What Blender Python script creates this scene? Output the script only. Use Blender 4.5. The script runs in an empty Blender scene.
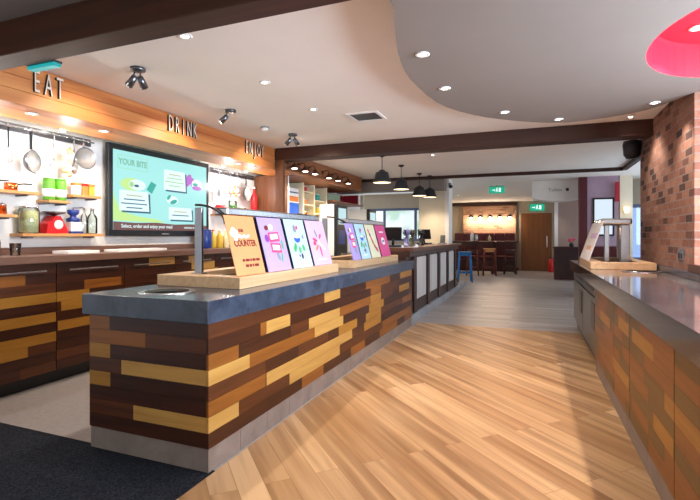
import bpy, bmesh, math, random
from mathutils import Matrix, Vector
R = math.radians
random.seed(7)
SC = bpy.context.scene
COL = SC.collection

# ------------------------------------------------------------------ camera, world, light, exposure
cam = bpy.data.cameras.new('camera')
cam.lens = 24.0
cam.sensor_width = 36.0
cam.shift_y = -0.02
cam.clip_start = 0.05
camo = bpy.data.objects.new('camera', cam)
COL.objects.link(camo)
camo.location = (0, 0, 1.25)
camo.rotation_euler = (R(90), 0, R(21.61))
SC.camera = camo

SC.view_settings.view_transform = 'Standard'
SC.view_settings.look = 'None'
SC.view_settings.gamma = 1.0
SC.view_settings.exposure = 0.66
SC.view_settings.use_curve_mapping = False
SC.cycles.use_denoising = True
SC.cycles.max_bounces = 8
SC.cycles.sample_clamp_indirect = 6.0

W = bpy.data.worlds.new('daylight')
SC.world = W
W.use_nodes = True
bg = W.node_tree.nodes['Background']
bg.inputs[0].default_value = (0.95, 0.97, 1.0, 1)
bg.inputs[1].default_value = 0.85

def light(name, kind, loc, energy, color=(1, 1, 1), rot=(0, 0, 0), size=0.05, size_y=None, spot=None, blend=0.6):
    l = bpy.data.lights.new(name, kind)
    l.energy = energy
    l.color = color
    if kind == 'AREA':
        l.size = size
        if size_y:
            l.shape = 'RECTANGLE'
            l.size_y = size_y
    else:
        l.shadow_soft_size = size
    if kind == 'SPOT':
        l.spot_size = R(spot or 90)
        l.spot_blend = blend
    o = bpy.data.objects.new(name, l)
    o.location = loc
    o.rotation_euler = rot
    COL.objects.link(o)
    return o
WARM = (1.0, 0.83, 0.63)
SOFT = (1.0, 0.92, 0.84)
DAY = (0.68, 0.83, 1.0)
# daylight through the window on the right side, out of frame, and the far windows
light('window_daylight', 'AREA', (2.35, 2.4, 1.75), 215, DAY, (0, R(90), 0), 1.3, 2.6)
light('far_window_daylight', 'AREA', (-4.0, 13.3, 1.7), 14, DAY, (R(-90), 0, 0), 2.2, 1.0)
light('side_window_daylight', 'AREA', (2.75, 9.5, 1.6), 28, DAY, (0, R(90), 0), 1.2, 3.0)

# ------------------------------------------------------------------ helpers
def lin(c):
    if isinstance(c, str):
        c = [int(c[i:i + 2], 16) / 255 for i in (0, 2, 4)]
    return tuple(x / 12.92 if x <= 0.04045 else ((x + 0.055) / 1.055) ** 2.4 for x in c)

def nmat(name):
    m = bpy.data.materials.new(name)
    m.use_nodes = True
    nt = m.node_tree
    b = nt.nodes['Principled BSDF']
    return m, nt, b

def setup(b, rough=0.5, metal=0.0, spec=None, coat=0.0):
    b.inputs['Roughness'].default_value = rough
    b.inputs['Metallic'].default_value = metal
    if spec is not None:
        b.inputs['Specular IOR Level'].default_value = spec
    if coat:
        b.inputs['Coat Weight'].default_value = coat
        b.inputs['Coat Roughness'].default_value = 0.12

def coords(nt, scale=(1, 1, 1), rot=(0, 0, 0)):
    t = nt.nodes.new('ShaderNodeTexCoord')
    mp = nt.nodes.new('ShaderNodeMapping')
    mp.inputs['Scale'].default_value = scale
    mp.inputs['Rotation'].default_value = rot
    nt.links.new(t.outputs['Object'], mp.inputs['Vector'])
    return mp.outputs['Vector']

def ramp(nt, fac, stops):
    r = nt.nodes.new('ShaderNodeValToRGB')
    while len(r.color_ramp.elements) < len(stops):
        r.color_ramp.elements.new(0.5)
    for e, (p, c) in zip(r.color_ramp.elements, stops):
        e.position = p
        e.color = (*c, 1)
    nt.links.new(fac, r.inputs[0])
    return r.outputs[0]

def noise(nt, vec, scale, detail=4, rough=0.55, dist=0.0):
    n = nt.nodes.new('ShaderNodeTexNoise')
    n.inputs['Scale'].default_value = scale
    n.inputs['Detail'].default_value = detail
    n.inputs['Roughness'].default_value = rough
    n.inputs['Distortion'].default_value = dist
    nt.links.new(vec, n.inputs['Vector'])
    return n.outputs[0]

def mixc(nt, fac, a, b, mode='MIX'):
    m = nt.nodes.new('ShaderNodeMix')
    m.data_type = 'RGBA'
    m.blend_type = mode
    for s, v in ((m.inputs[0], fac), (m.inputs[6], a), (m.inputs[7], b)):
        if isinstance(v, (int, float)):
            s.default_value = v
        elif isinstance(v, tuple):
            s.default_value = (*v, 1)
        else:
            nt.links.new(v, s)
    return m.outputs[2]

def bump(nt, b, h, strength=0.2, dist=0.01):
    n = nt.nodes.new('ShaderNodeBump')
    n.inputs['Strength'].default_value = strength
    n.inputs['Distance'].default_value = dist
    nt.links.new(h, n.inputs['Height'])
    nt.links.new(n.outputs[0], b.inputs['Normal'])

def paint(name, c, rough=0.5, metal=0.0, var=0.06, scale=9.0, spec=None, coat=0.0):
    m, nt, b = nmat(name)
    c = lin(c)
    f = noise(nt, coords(nt), scale)
    nt.links.new(ramp(nt, f, [(0.3, tuple(x * (1 - var) for x in c)), (0.7, tuple(min(1, x * (1 + var)) for x in c))]), b.inputs['Base Color'])
    setup(b, rough, metal, spec, coat)
    return m

def wood(name, c1, c2, axis='y', rough=0.4, scale=1.0, coat=0.0):
    m, nt, b = nmat(name)
    s = {'x': (1.2, 22, 22), 'y': (22, 1.2, 22), 'z': (22, 22, 1.2)}[axis]
    v = coords(nt, tuple(k * scale for k in s))
    f = noise(nt, v, 1.0, 6, 0.65, 0.7)
    nt.links.new(ramp(nt, f, [(0.28, lin(c1)), (0.72, lin(c2))]), b.inputs['Base Color'])
    setup(b, rough, coat=coat)
    bump(nt, b, f, 0.08, 0.004)
    return m

def emit(name, c, s=1.0):
    m, nt, b = nmat(name)
    b.inputs['Base Color'].default_value = (0.02, 0.02, 0.02, 1)
    b.inputs['Roughness'].default_value = 0.4
    b.inputs['Specular IOR Level'].default_value = 0.2
    b.inputs['Emission Color'].default_value = (*lin(c), 1)
    b.inputs['Emission Strength'].default_value = s
    return m

def glass(name, c=(1, 1, 1), rough=0.02, alpha=0.18):
    m, nt, b = nmat(name)
    out = nt.nodes['Material Output']
    tr = nt.nodes.new('ShaderNodeBsdfTransparent')
    tr.inputs[0].default_value = (*c, 1)
    gl = nt.nodes.new('ShaderNodeBsdfGlossy')
    gl.inputs['Roughness'].default_value = rough
    fr = nt.nodes.new('ShaderNodeFresnel')
    mt = nt.nodes.new('ShaderNodeMath')
    mt.operation = 'ADD'
    mt.inputs[1].default_value = alpha * 0.3
    nt.links.new(fr.outputs[0], mt.inputs[0])
    mx = nt.nodes.new('ShaderNodeMixShader')
    nt.links.new(mt.outputs[0], mx.inputs[0])
    nt.links.new(tr.outputs[0], mx.inputs[1])
    nt.links.new(gl.outputs[0], mx.inputs[2])
    nt.links.new(mx.outputs[0], out.inputs[0])
    return m

class MB:
    """collects shapes into one mesh with several material slots"""
    def __init__(self, kx=1.0):
        self.kx = kx
        self.bm = bmesh.new()
        self.mats = []
    def mi(self, m):
        if m not in self.mats:
            self.mats.append(m)
        return self.mats.index(m)
    def box(self, m, x0, x1, y0, y1, z0, z1, bev=0.0, mx=None, seg=2):
        i = self.mi(m)
        M = Matrix.Translation(((x0 + x1) / 2, (y0 + y1) / 2, (z0 + z1) / 2)) @ Matrix.Diagonal((abs(x1 - x0), abs(y1 - y0), abs(z1 - z0), 1))
        if mx is not None:
            M = mx @ M
        t = bmesh.new()
        bmesh.ops.create_cube(t, size=1, matrix=M)
        if bev:
            bmesh.ops.bevel(t, geom=t.edges[:], offset=bev, segments=seg, profile=0.5, affect='EDGES')
        self.add(t, i)
        return self
    def add(self, t, i, smooth=False):
        vm = {}
        for v in t.verts:
            vm[v] = self.bm.verts.new(v.co)
        for f in t.faces:
            try:
                nf = self.bm.faces.new([vm[v] for v in f.verts])
                nf.material_index = i
                nf.smooth = smooth
            except ValueError:
                pass
        t.free()
    def cyl(self, m, p0, p1, r0, r1=None, n=16, cap=True, smooth=True):
        i = self.mi(m)
        r1 = r0 if r1 is None else r1
        p0, p1 = Vector(p0), Vector(p1)
        d = p1 - p0
        t = bmesh.new()
        M = Matrix.Translation((p0 + p1) / 2) @ d.to_track_quat('Z', 'Y').to_matrix().to_4x4()
        bmesh.ops.create_cone(t, cap_ends=cap, segments=n, radius1=max(r0, 1e-5), radius2=max(r1, 1e-5), depth=d.length, matrix=M)
        self.add(t, i, smooth)
        return self
    def tube(self, m, pts, r, n=8):
        i = self.mi(m)
        pts = [Vector(p) for p in pts]
        rings = []
        for k, p in enumerate(pts):
            d = (pts[min(k + 1, len(pts) - 1)] - pts[max(k - 1, 0)]).normalized()
            q = d.to_track_quat('Z', 'Y')
            rr = r[k] if isinstance(r, (list, tuple)) else r
            rings.append([self.bm.verts.new(p + q @ Vector((rr * math.cos(a), rr * math.sin(a), 0))) for a in [2 * math.pi * j / n for j in range(n)]])
        for a, b in zip(rings, rings[1:]):
            for j in range(n):
                f = self.bm.faces.new((a[j], a[(j + 1) % n], b[(j + 1) % n], b[j]))
                f.material_index = i
                f.smooth = True
        for rg, s in ((rings[0], -1), (rings[-1], 1)):
            f = self.bm.faces.new(rg if s > 0 else rg[::-1])
            f.material_index = i
        return self
    def lathe(self, m, prof, c=(0, 0, 0), n=24, mx=None, smooth=True, cap=True):
        i = self.mi(m)
        rings = []
        for r, z in prof:
            ring = []
            for j in range(n):
                a = 2 * math.pi * j / n
                p = Vector((max(r, 1e-4) * math.cos(a), max(r, 1e-4) * math.sin(a), z))
                p = (mx @ p if mx is not None else p) + Vector(c)
                ring.append(self.bm.verts.new(p))
            rings.append(ring)
        for a, b in zip(rings, rings[1:]):
            for j in range(n):
                f = self.bm.faces.new((a[j], a[(j + 1) % n], b[(j + 1) % n], b[j]))
                f.material_index = i
                f.smooth = smooth
        for rg, s in ((rings[0], -1), (rings[-1], 1)) if cap else ():
            f = self.bm.faces.new(rg[::-1] if s < 0 else rg)
            f.material_index = i
        return self
    def poly(self, m, pts, ext, mx=None):
        """prism: pts in a plane, extruded by the vector ext"""
        i = self.mi(m)
        P = [Vector(p) for p in pts]
        Q = [p + Vector(ext) for p in P]
        if mx is not None:
            P = [mx @ p for p in P]
            Q = [mx @ p for p in Q]
        a = [self.bm.verts.new(p) for p in P]
        b = [self.bm.verts.new(p) for p in Q]
        fs = [self.bm.faces.new(a[::-1]), self.bm.faces.new(b)]
        for j in range(len(a)):
            k = (j + 1) % len(a)
            fs.append(self.bm.faces.new((a[j], a[k], b[k], b[j])))
        for f in fs:
            f.material_index = i
        return self
    def text(self, m, body, size, mx, ext=0.001, align='CENTER', sx=1.0, bold=0.0):
        cu = bpy.data.curves.new('lettering', 'FONT')
        cu.body = body
        cu.size = size
        cu.extrude = ext
        cu.offset = bold
        cu.align_x = align
        cu.align_y = 'CENTER'
        cu.resolution_u = 2
        o = bpy.data.objects.new('lettering', cu)
        COL.objects.link(o)
        bpy.context.view_layer.update()
        me = bpy.data.meshes.new_from_object(o.evaluated_get(bpy.context.evaluated_depsgraph_get()))
        bpy.data.objects.remove(o)
        bpy.data.curves.remove(cu)
        t = bmesh.new()
        t.from_mesh(me)
        bpy.data.meshes.remove(me)
        t.transform(mx @ Matrix.Diagonal((sx, 1, 1, 1)))
        self.add(t, self.mi(m))
        return self
    def done(self, name, parent=None, loc=(0, 0, 0), recalc=True):
        if self.kx != 1.0:
            for v in self.bm.verts:
                v.co.x *= self.kx
        if recalc:
            bmesh.ops.recalc_face_normals(self.bm, faces=self.bm.faces[:])
        me = bpy.data.meshes.new(name)
        self.bm.to_mesh(me)
        self.bm.free()
        for m in self.mats:
            me.materials.append(m)
        o = bpy.data.objects.new(name, me)
        o.location = loc
        COL.objects.link(o)
        if parent is not None:
            o.parent = parent
        return o

def tag(o, label, cat, group=None, kind=None):
    o['label'] = label
    o['category'] = cat
    if group:
        o['group'] = group
    if kind:
        o['kind'] = kind
    return o

def thing(name, label, cat, loc=(0, 0, 0), rz=0.0, group=None, mx=None):
    o = bpy.data.objects.new(name, None)
    o.empty_display_size = 0.1
    COL.objects.link(o)
    if mx is not None:
        o.matrix_world = mx
    else:
        o.location = loc
        o.rotation_euler = (0, 0, rz)
    return tag(o, label, cat, group)

def struct(o):
    o['kind'] = 'structure'
    return o

def dup(root, loc, label=None, rz=None, group=None):
    r = root.copy()
    COL.objects.link(r)
    r.location = loc
    if rz is not None:
        r.rotation_euler = (0, 0, rz)
    if label:
        r['label'] = label
    if group:
        r['group'] = group
    for ch in list(root.children):
        c = ch.copy()
        COL.objects.link(c)
        c.parent = r
        for g in list(ch.children):
            d = g.copy()
            COL.objects.link(d)
            d.parent = c
    return r

def frame(p, X, Y, Z):
    return Matrix(((X[0], Y[0], Z[0], p[0]), (X[1], Y[1], Z[1], p[1]), (X[2], Y[2], Z[2], p[2]), (0, 0, 0, 1)))
def faceX(p):      # lettering read from the +x side
    return frame(p, (0, 1, 0), (0, 0, 1), (1, 0, 0))
def faceY(p):      # lettering read from the -y side
    return frame(p, (1, 0, 0), (0, 0, 1), (0, -1, 0))

# ------------------------------------------------------------------ materials
m_ceil = paint('ceiling paint', 'F8F2EA', 0.8, var=0.02, scale=2)
m_raft = paint('taupe ceiling paint', '8D837C', 0.75, var=0.03, scale=2)
m_white = paint('white paint', 'F2EFEA', 0.6, var=0.02)
m_cream = paint('cream paint', 'E3D8BF', 0.7, var=0.03)
m_beige = paint('beige paint', 'AC9E8B', 0.7, var=0.03)
m_pinkbeige = paint('pink beige paint', 'B59C8C', 0.7, var=0.03)
m_maroon = paint('maroon paint', '521018', 0.6, var=0.06)
m_mauve = paint('mauve paint', 'A98FA0', 0.6, var=0.04)
m_red = paint('red gloss', 'D01A1E', 0.35)
m_redrecess = paint('red recess paint', 'DE1730', 0.5, var=0.02)
m_redwall = paint('dark red paint', 'A5162A', 0.6)
m_black = paint('black plastic', '151619', 0.35)
m_blackm = paint('matt black metal', '222226', 0.45, 0.3)
m_dark = paint('dark slate metal', '2E3338', 0.4, 0.4)
m_steel = paint('brushed steel', 'C9C9CC', 0.25, 1.0, var=0.05, scale=30)
m_steeld = paint('dark brushed steel', '77797E', 0.3, 1.0, var=0.08, scale=20)
m_steelm = paint('satin steel', 'A2A3A8', 0.3, 1.0, var=0.05, scale=30)
m_fridge = paint('dark stainless', '3C4046', 0.3, 0.5, var=0.06, scale=14)
m_chrome = paint('chrome', 'E6E6EA', 0.08, 1.0, var=0.01)
m_grey = paint('grey plastic', '8C8E92', 0.5)
m_blue = paint('blue stool paint', '2277BB', 0.4)
m_navy = paint('navy enamel', '1F3A86', 0.3)
m_green = paint('green glaze', '5AA52C', 0.35)
m_teal = paint('teal print', '1FA79A', 0.5)
m_orange = paint('orange print', 'E9853B', 0.5)
m_yellow = paint('yellow sauce', 'D9B23A', 0.4)
m_pasta = paint('pasta straw', 'F0DCA8', 0.7, var=0.25, scale=40)
m_ivory = paint('ivory shelf paint', 'EADFC0', 0.5)
m_glass = glass('clear glass')
m_glassg = glass('greenish clear glass', (0.86, 0.95, 0.92))
m_blackglass = paint('black ceramic glass', '07080B', 0.3, var=0.01, spec=0.05)
m_bulb = emit('warm lamp glow', 'FFF1D8', 9.0)
m_bulbw = emit('white lamp glow', 'FFF6EA', 12.0)
m_shadein = emit('lit shade lining', 'FFE2B0', 2.2)
m_exit = emit('exit sign green', '12C99E', 0.45)
m_exit2 = emit('emergency sign teal', '1FB9BC', 0.5)
m_daypane, nt_, b_ = nmat('daylit street beyond')
f_ = noise(nt_, coords(nt_), 1.6, 3, 0.5)
b_.inputs['Base Color'].default_value = (0.02, 0.02, 0.02, 1)
nt_.links.new(ramp(nt_, f_, [(0.40, lin('A8CDBB')), (0.56, lin('E6F3FA'))]), b_.inputs['Emission Color'])
b_.inputs['Emission Strength'].default_value = 0.8

# dark, mid and light oak for the strip cladding
CL = {a: {
    'd': wood('dark oak strip ' + a, '260F05', '4A210B', a, 0.38),
    'e': wood('umber oak strip ' + a, '3C1C0A', '623213', a, 0.38),
    'm': wood('mid oak strip ' + a, '744012', '965A1E', a, 0.38),
    'r': wood('olive brown oak strip ' + a, '553A12', '72541F', a, 0.38),
    'o': wood('amber oak strip ' + a, '93601E', 'B07C2E', a, 0.38),
    'l': wood('light oak strip ' + a, 'AA7B3A', 'C99B52', a, 0.38)} for a in 'xy'}
m_beam = wood('stained beam', '2A1004', '481F08', 'x', 0.6, 0.6)
m_beamy = wood('stained beam lengthwise', '2A1004', '481F08', 'y', 0.6, 0.6)
m_bulk = wood('knotty pine boarding', '9E4A1E', 'DB9452', 'y', 0.45, 0.3)
m_walnut = wood('walnut panel', '5A301A', '84502E', 'z', 0.4, 0.6)
m_fascia = wood('brown fascia board', '7A4424', 'A0643A', 'y', 0.45, 0.6)
m_beech = wood('beech block', 'C79A6A', 'E3BE93', 'y', 0.45)
m_beechx = wood('beech shelf', 'B4793F', 'D6A268', 'y', 0.45)
m_bartop = wood('dark bar top', '4C2A1C', '70432C', 'y', 0.3)
m_barpost = wood('dark bar post', '2A140D', '45241A', 'z', 0.4)
m_door = wood('oak door', '6A3C18', '885424', 'z', 0.4, 0.6)
m_dkwood = wood('mahogany furniture', '351512', '54241C', 'z', 0.35)
m_stoolw = wood('orange beech seat', 'D08A4C', 'E8AC70', 'x', 0.4)
m_redleg = wood('red mahogany leg', '5E2018', '7C3022', 'z', 0.4)
m_limewash = wood('limewashed board', 'C9C3BE', 'E6E1DC', 'z', 0.6, 0.5)
m_burg = paint('burgundy leather', '4E1218', 0.4, var=0.12)
m_backtop = wood('brown back worktop', '6A4B3E', '8C6A5A', 'y', 0.3)

def make_stone(name, c1, c2, rough):
    m, nt, b = nmat(name)
    v = coords(nt)
    f = noise(nt, v, 5.0, 8, 0.65, 0.4)
    nt.links.new(ramp(nt, f, [(0.3, lin(c1)), (0.7, lin(c2))]), b.inputs['Base Color'])
    setup(b, rough, spec=0.7)
    return m
m_slate = make_stone('slate worktop', '28303D', '465062', 0.22)  # grey slate, tinted bluer to carry the blue daylight it reflects
m_slate2 = make_stone('polished slate worktop', '3A3537', '564E4E', 0.09)
m_plinth = make_stone('stone plinth tile', '77685F', '93847A', 0.5)
m_kick = make_stone('blue grey kick plate', '8E939C', 'AEB3BC', 0.3)

def plank_floor(name, cols, rot, length, width, rough, mortar):
    m, nt, b = nmat(name)
    v = coords(nt, (1, 1, 1), (0, 0, rot))
    def brick(c1, c2, mo, bias=0.0):
        k = nt.nodes.new('ShaderNodeTexBrick')
        k.offset = 0.37
        k.inputs['Scale'].default_value = 1.0
        k.inputs['Brick Width'].default_value = length
        k.inputs['Row Height'].default_value = width
        k.inputs['Mortar Size'].default_value = 0.0012
        k.inputs['Mortar Smooth'].default_value = 0.2
        k.inputs['Bias'].default_value = bias
        k.inputs['Color1'].default_value = (*c1, 1)
        k.inputs['Color2'].default_value = (*c2, 1)
        k.inputs['Mortar'].default_value = (*mo, 1)
        nt.links.new(v, k.inputs['Vector'])
        return k
    k = brick(lin(cols[0]), lin(cols[1]), lin(mortar))
    mp = nt.nodes.new('ShaderNodeMapping')
    mp.inputs['Scale'].default_value = (0.55, 11, 1)
    nt.links.new(v, mp.inputs['Vector'])
    # every plank shifts the figure of its own grain
    ad = nt.nodes.new('ShaderNodeVectorMath')
    ad.operation = 'MULTIPLY_ADD'
    ad.inputs[1].default_value = (40, 40, 40)
    kk = brick((0, 0, 0), (1, 1, 1), (0, 0, 0))
    nt.links.new(kk.outputs['Color'], ad.inputs[0])
    nt.links.new(mp.outputs[0], ad.inputs[2])
    g = noise(nt, ad.outputs[0], 1.1, 4, 0.5, 0.25)
    c = mixc(nt, ramp(nt, g, [(0.40, (0, 0, 0)), (0.74, (0.9, 0.9, 0.9))]), k.outputs['Color'], lin(cols[2]))
    nt.links.new(c, b.inputs['Base Color'])
    setup(b, rough, spec=0.5)
    return m
m_oakfloor = plank_floor('oak plank flooring', ('DCB384', 'B3875A', '80542E'), R(45), 1.7, 0.135, 0.33, '8A5E34')
m_greyfloor = plank_floor('grey plank tile flooring', ('BEB6B2', 'A59D99', '88807C'), R(0), 0.9, 0.22, 0.35, '6C6662')

def make_tile():
    m, nt, b = nmat('grey floor tile')
    f = noise(nt, coords(nt), 30, 3)
    nt.links.new(ramp(nt, f, [(0.3, lin('9C948F')), (0.7, lin('ABA39E'))]), b.inputs['Base Color'])
    setup(b, 0.4)
    return m
m_tile = make_tile()
def make_carpet():
    m, nt, b = nmat('black ribbed carpet')
    v = coords(nt)
    f = noise(nt, v, 90, 3, 0.7)
    nt.links.new(ramp(nt, f, [(0.35, lin('14151A')), (0.75, lin('3A3C42'))]), b.inputs['Base Color'])
    setup(b, 0.95, spec=0.1)
    bump(nt, b, f, 0.6, 0.006)
    return m
m_carpet = make_carpet()

def make_brick(name, swap, c1, c2, c3, mortar, bw=0.225, bh=0.075):
    m, nt, b = nmat(name)
    t = nt.nodes.new('ShaderNodeTexCoord')
    sp = nt.nodes.new('ShaderNodeSeparateXYZ')
    cb = nt.nodes.new('ShaderNodeCombineXYZ')
    nt.links.new(t.outputs['Object'], sp.inputs[0])
    ax = nt.nodes.new('ShaderNodeMath')
    ax.operation = 'ADD'
    nt.links.new(sp.outputs[0], ax.inputs[0])
    nt.links.new(sp.outputs[1], ax.inputs[1])
    nt.links.new(ax.outputs[0], cb.inputs[0])
    nt.links.new(sp.outputs[2], cb.inputs[1])
    k = nt.nodes.new('ShaderNodeTexBrick')
    k.inputs['Scale'].default_value = 1.0
    k.inputs['Brick Width'].default_value = bw
    k.inputs['Row Height'].default_value = bh
    k.inputs['Mortar Size'].default_value = 0.006
    k.inputs['Mortar Smooth'].default_value = 0.3
    k.inputs['Color1'].default_value = (*lin(c1), 1)
    k.inputs['Color2'].default_value = (*lin(c2), 1)
    k.inputs['Mortar'].default_value = (*lin(mortar), 1)
    nt.links.new(cb.outputs[0], k.inputs['Vector'])
    # a few burnt bricks: another brick pattern of the same layout, thresholded
    k2 = nt.nodes.new('ShaderNodeTexBrick')
    for s in ('Scale', 'Brick Width', 'Row Height', 'Mortar Size', 'Mortar Smooth'):
        k2.inputs[s].default_value = k.inputs[s].default_value
    k2.inputs['Color1'].default_value = (0, 0, 0, 1)
    k2.inputs['Color2'].default_value = (1, 1, 1, 1)
    k2.inputs['Mortar'].default_value = (0, 0, 0, 1)
    nt.links.new(cb.outputs[0], k2.inputs['Vector'])
    f2 = ramp(nt, k2.outputs['Color'], [(0.80, (0, 0, 0)), (0.92, (1, 1, 1))])
    c = mixc(nt, f2, k.outputs['Color'], lin(c3))
    n = noise(nt, cb.outputs[0], 26, 5, 0.65)
    c = mixc(nt, 0.35, c, ramp(nt, n, [(0.3, (0.12, 0.07, 0.06)), (0.7, (0.75, 0.5, 0.4))]), 'OVERLAY')
    nt.links.new(c, b.inputs['Base Color'])
    setup(b, 0.85, spec=0.2)
    bump(nt, b, k.outputs['Fac'], -0.5, 0.01)
    return m
m_brick = make_brick('reclaimed red brick', 0, 'AA8470', '855A4A', '58443F', '90827A', 0.185, 0.068)
m_brickfar = make_brick('sandy brick', 0, 'C8A286', 'B58C6C', 'A07A60', 'C8B49C')

# ------------------------------------------------------------------ structure
CH = 2.5
def sbox(name, m, *a, **k):
    return struct(MB().box(m, *a, **k).done(name))

sbox('floor', m_oakfloor, -1.58, 6.0, -2.6, 6.65, -0.06, 0)
sbox('floor_carpet', m_carpet, -6.0, -1.58, -2.6, 2.04, -0.06, 0.004)
sbox('floor_tiles', m_tile, -6.0, -1.58, 2.04, 6.65, -0.06, 0)
sbox('floor_far', m_greyfloor, -7.0, 6.0, 6.65, 19.0, -0.06, 0)
# ceiling with the round opening left free only by the raft below it
mb = MB()
for a in ((-7.0, 6.0, 1.86, 2.2), (-7.0, 0.4, 2.2, 4.25), (2.1, 6.0, 2.2, 4.25), (-7.0, 6.0, 4.25, 19.0)):
    mb.box(m_ceil, *a, CH, CH + 0.08)
struct(mb.done('ceiling'))

sbox('ceiling_near', paint('shade toned ceiling paint', '746A64', 0.75, var=0.03, scale=2), -7.0, 6.0, -2.6, 1.859, CH, CH + 0.08)  # darker base colour stands in for the dimmer light before the beam
# lowered taupe raft with a curved front and a round red recess
RC, RR, RQ, RZ = (1.275, 3.25), 0.64, 0.79, 2.38
def make_raft():
    mb = MB()
    i0 = mb.mi(m_raft)
    edge = [(-0.63, -2.6), (-0.63, 1.2), (-0.63, 2.17), (-0.72, 2.5), (-0.80, 2.85), (-0.84, 3.2), (-0.82, 3.6), (-0.76, 4.03), (-0.60, 4.38),
            (-0.4, 4.65), (-0.1, 4.93), (0.23, 5.12), (0.56, 5.08), (0.89, 4.93), (1.05, 4.7), (1.19, 4.36), (2.5, 4.3), (2.5, -2.6)]
    for _ in range(2):
        q = [edge[0], edge[1]]
        for (x0, y0), (x1, y1) in zip(edge[1:15], edge[2:16]):
            q += [(x0 * .75 + x1 * .25, y0 * .75 + y1 * .25), (x0 * .25 + x1 * .75, y0 * .25 + y1 * .75)]
        edge = q + edge[-3:] if _ == 0 else edge
    bm = mb.bm
    out = [bm.verts.new((x, y, RZ)) for x, y in edge]
    es = [bm.edges.new((out[k], out[(k + 1) % len(out)])) for k in range(len(out))]
    N = 56
    ring = [bm.verts.new((RC[0] + RR * math.cos(2 * math.pi * k / N), RC[1] + RQ * math.sin(2 * math.pi * k / N), RZ)) for k in range(N)]
    es += [bm.edges.new((ring[k], ring[(k + 1) % N])) for k in range(N)]
    bmesh.ops.triangle_fill(bm, use_beauty=True, use_dissolve=False, edges=es)
    for k in range(len(out)):
        a, b = out[k], out[(k + 1) % len(out)]
        f = bm.faces.new((a, b, bm.verts.new((b.co.x, b.co.y, CH)), bm.verts.new((a.co.x, a.co.y, CH))))
    return struct(mb.done('ceiling_raft'))
make_raft()
def make_recess():
    mb = MB()
    N = 56
    mb.lathe(m_redrecess, [(1, RZ + 0.001), (1, 2.60), (0.98, 2.61), (0.02, 2.61)], (RC[0], RC[1], 0), N, mx=Matrix.Diagonal((RR, RQ, 1, 1)), cap=False, smooth=False)
    o = mb.done('ceiling_recess')
    return struct(o)
make_recess()

# beams
def beam(name, m, *a):
    return struct(MB().box(m, *a, bev=0.006).done(name))
beam('trim_1', m_beam, -6.0, 2.5, 1.78, 1.94, 2.30, CH)
beam('trim_2', m_beam, -3.44, 1.19, 5.80, 6.05, 2.33, CH)
beam('trim_3', m_beam, -3.6, 1.5, 9.68, 9.76, 2.44, CH)
beam('trim_4', m_beamy, 1.47, 1.55, 6.0, 9.7, 2.44, CH)
# walls
sbox('wall_left', m_white, -4.36, -4.2, -2.6, 11.6, 0, CH)
sbox('wall_back_left', m_white, -4.199, -3.6, 6.441, 6.48, 0, 2.2)
struct(MB().box(m_walnut, -4.19, -3.60, 6.40, 6.44, 0.95, 2.2).done('trim_5'))
struct(MB().box(m_walnut, -3.449, -3.33, 5.81, 5.88, 0.92, CH - 0.005).done('trim_6'))
# timber bulkhead over the back counter, boards are its surface
def bulkhead():
    mb = MB()
    for z0, z1 in ((2.2, 2.298), (2.3, 2.398), (2.4, 2.498)):
        mb.box(m_bulk, -3.47, -3.45, -2.6, 5.79, z0, z1, 0.002)
    mb.box(m_bulk, -3.92, -3.471, -2.6, 6.399, 2.2, 2.215)
    mb.box(m_white, -4.199, -3.921, -2.6, 6.399, 2.27, 2.285)
    mb.box(m_white, -3.921, -3.915, -2.6, 6.399, 2.216, 2.30)
    return struct(mb.done('trim_7'))
bulkhead()
# brick pier and the right side of the room
sbox('wall_right', m_brick, 1.17, 1.95, 4.42, 6.45, 0, CH)
sbox('wall_right_near', m_white, 2.45, 2.6, -2.6, 4.42, 0, 1.0)
sbox('wall_right_near_top', m_white, 2.45, 2.6, -2.6, 4.42, 2.45, CH)
sbox('wall_right_return', m_white, 1.951, 2.6, 4.421, 4.55, 0, CH)
def window(name, axis, a0, a1, z0, z1, pos, cols, mf, th=0.06, fr=0.05):
    mb = MB()
    def b(u0, u1, w0, w1):
        if axis == 'x':
            mb.box(mf, pos - th / 2, pos + th / 2, u0, u1, w0, w1, 0.004)
        else:
            mb.box(mf, u0, u1, pos - th / 2, pos + th / 2, w0, w1, 0.004)
    b(a0, a1, z0, z0 + fr)
    b(a0, a1, z1 - fr, z1)
    for k in range(cols + 1):
        c = a0 + (a1 - a0) * k / cols
        c0 = max(a0, c - fr / 2)
        b(c0, min(a1, c0 + fr), z0 + fr, z1 - fr)
    w = struct(mb.done(name))
    g = MB()
    if axis == 'x':
        g.box(m_glass, pos - 0.004, pos + 0.004, a0 + fr, a1 - fr, z0 + fr, z1 - fr)
    else:
        g.box(m_glass, a0 + fr, a1 - fr, pos - 0.004, pos + 0.004, z0 + fr, z1 - fr)
    g.done('pane', w)
    return w
m_winframe = paint('blue grey window frame', '59658A', 0.4)
window('window_1', 'x', -2.5, 4.4, 1.0, 2.45, 2.5, 4, m_white)
# far left of the bar: windows to the street
sbox('wall_far_left', m_beige, -7.0, -2.31, 13.5, 13.62, 2.08, CH)
sbox('wall_far_left_low', m_beige, -7.0, -2.31, 13.5, 13.62, 0, 1.1)
window('window_2', 'y', -5.2, -2.32, 1.1, 2.08, 13.55, 3, m_winframe, fr=0.07)
sbox('wall_outside', m_daypane, -8.0, -2.6, 14.6, 14.65, 0.4, 2.6)
sbox('ceiling_drop', m_raft, -4.2, -1.76, 9.78, 10.05, 2.22, CH)
sbox('wall_column', m_cream, -2.36, -1.80, 10.06, 10.5, 0, CH)
sbox('trim_8', m_white, -1.799, -1.71, 10.06, 10.5, 0, CH)
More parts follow.
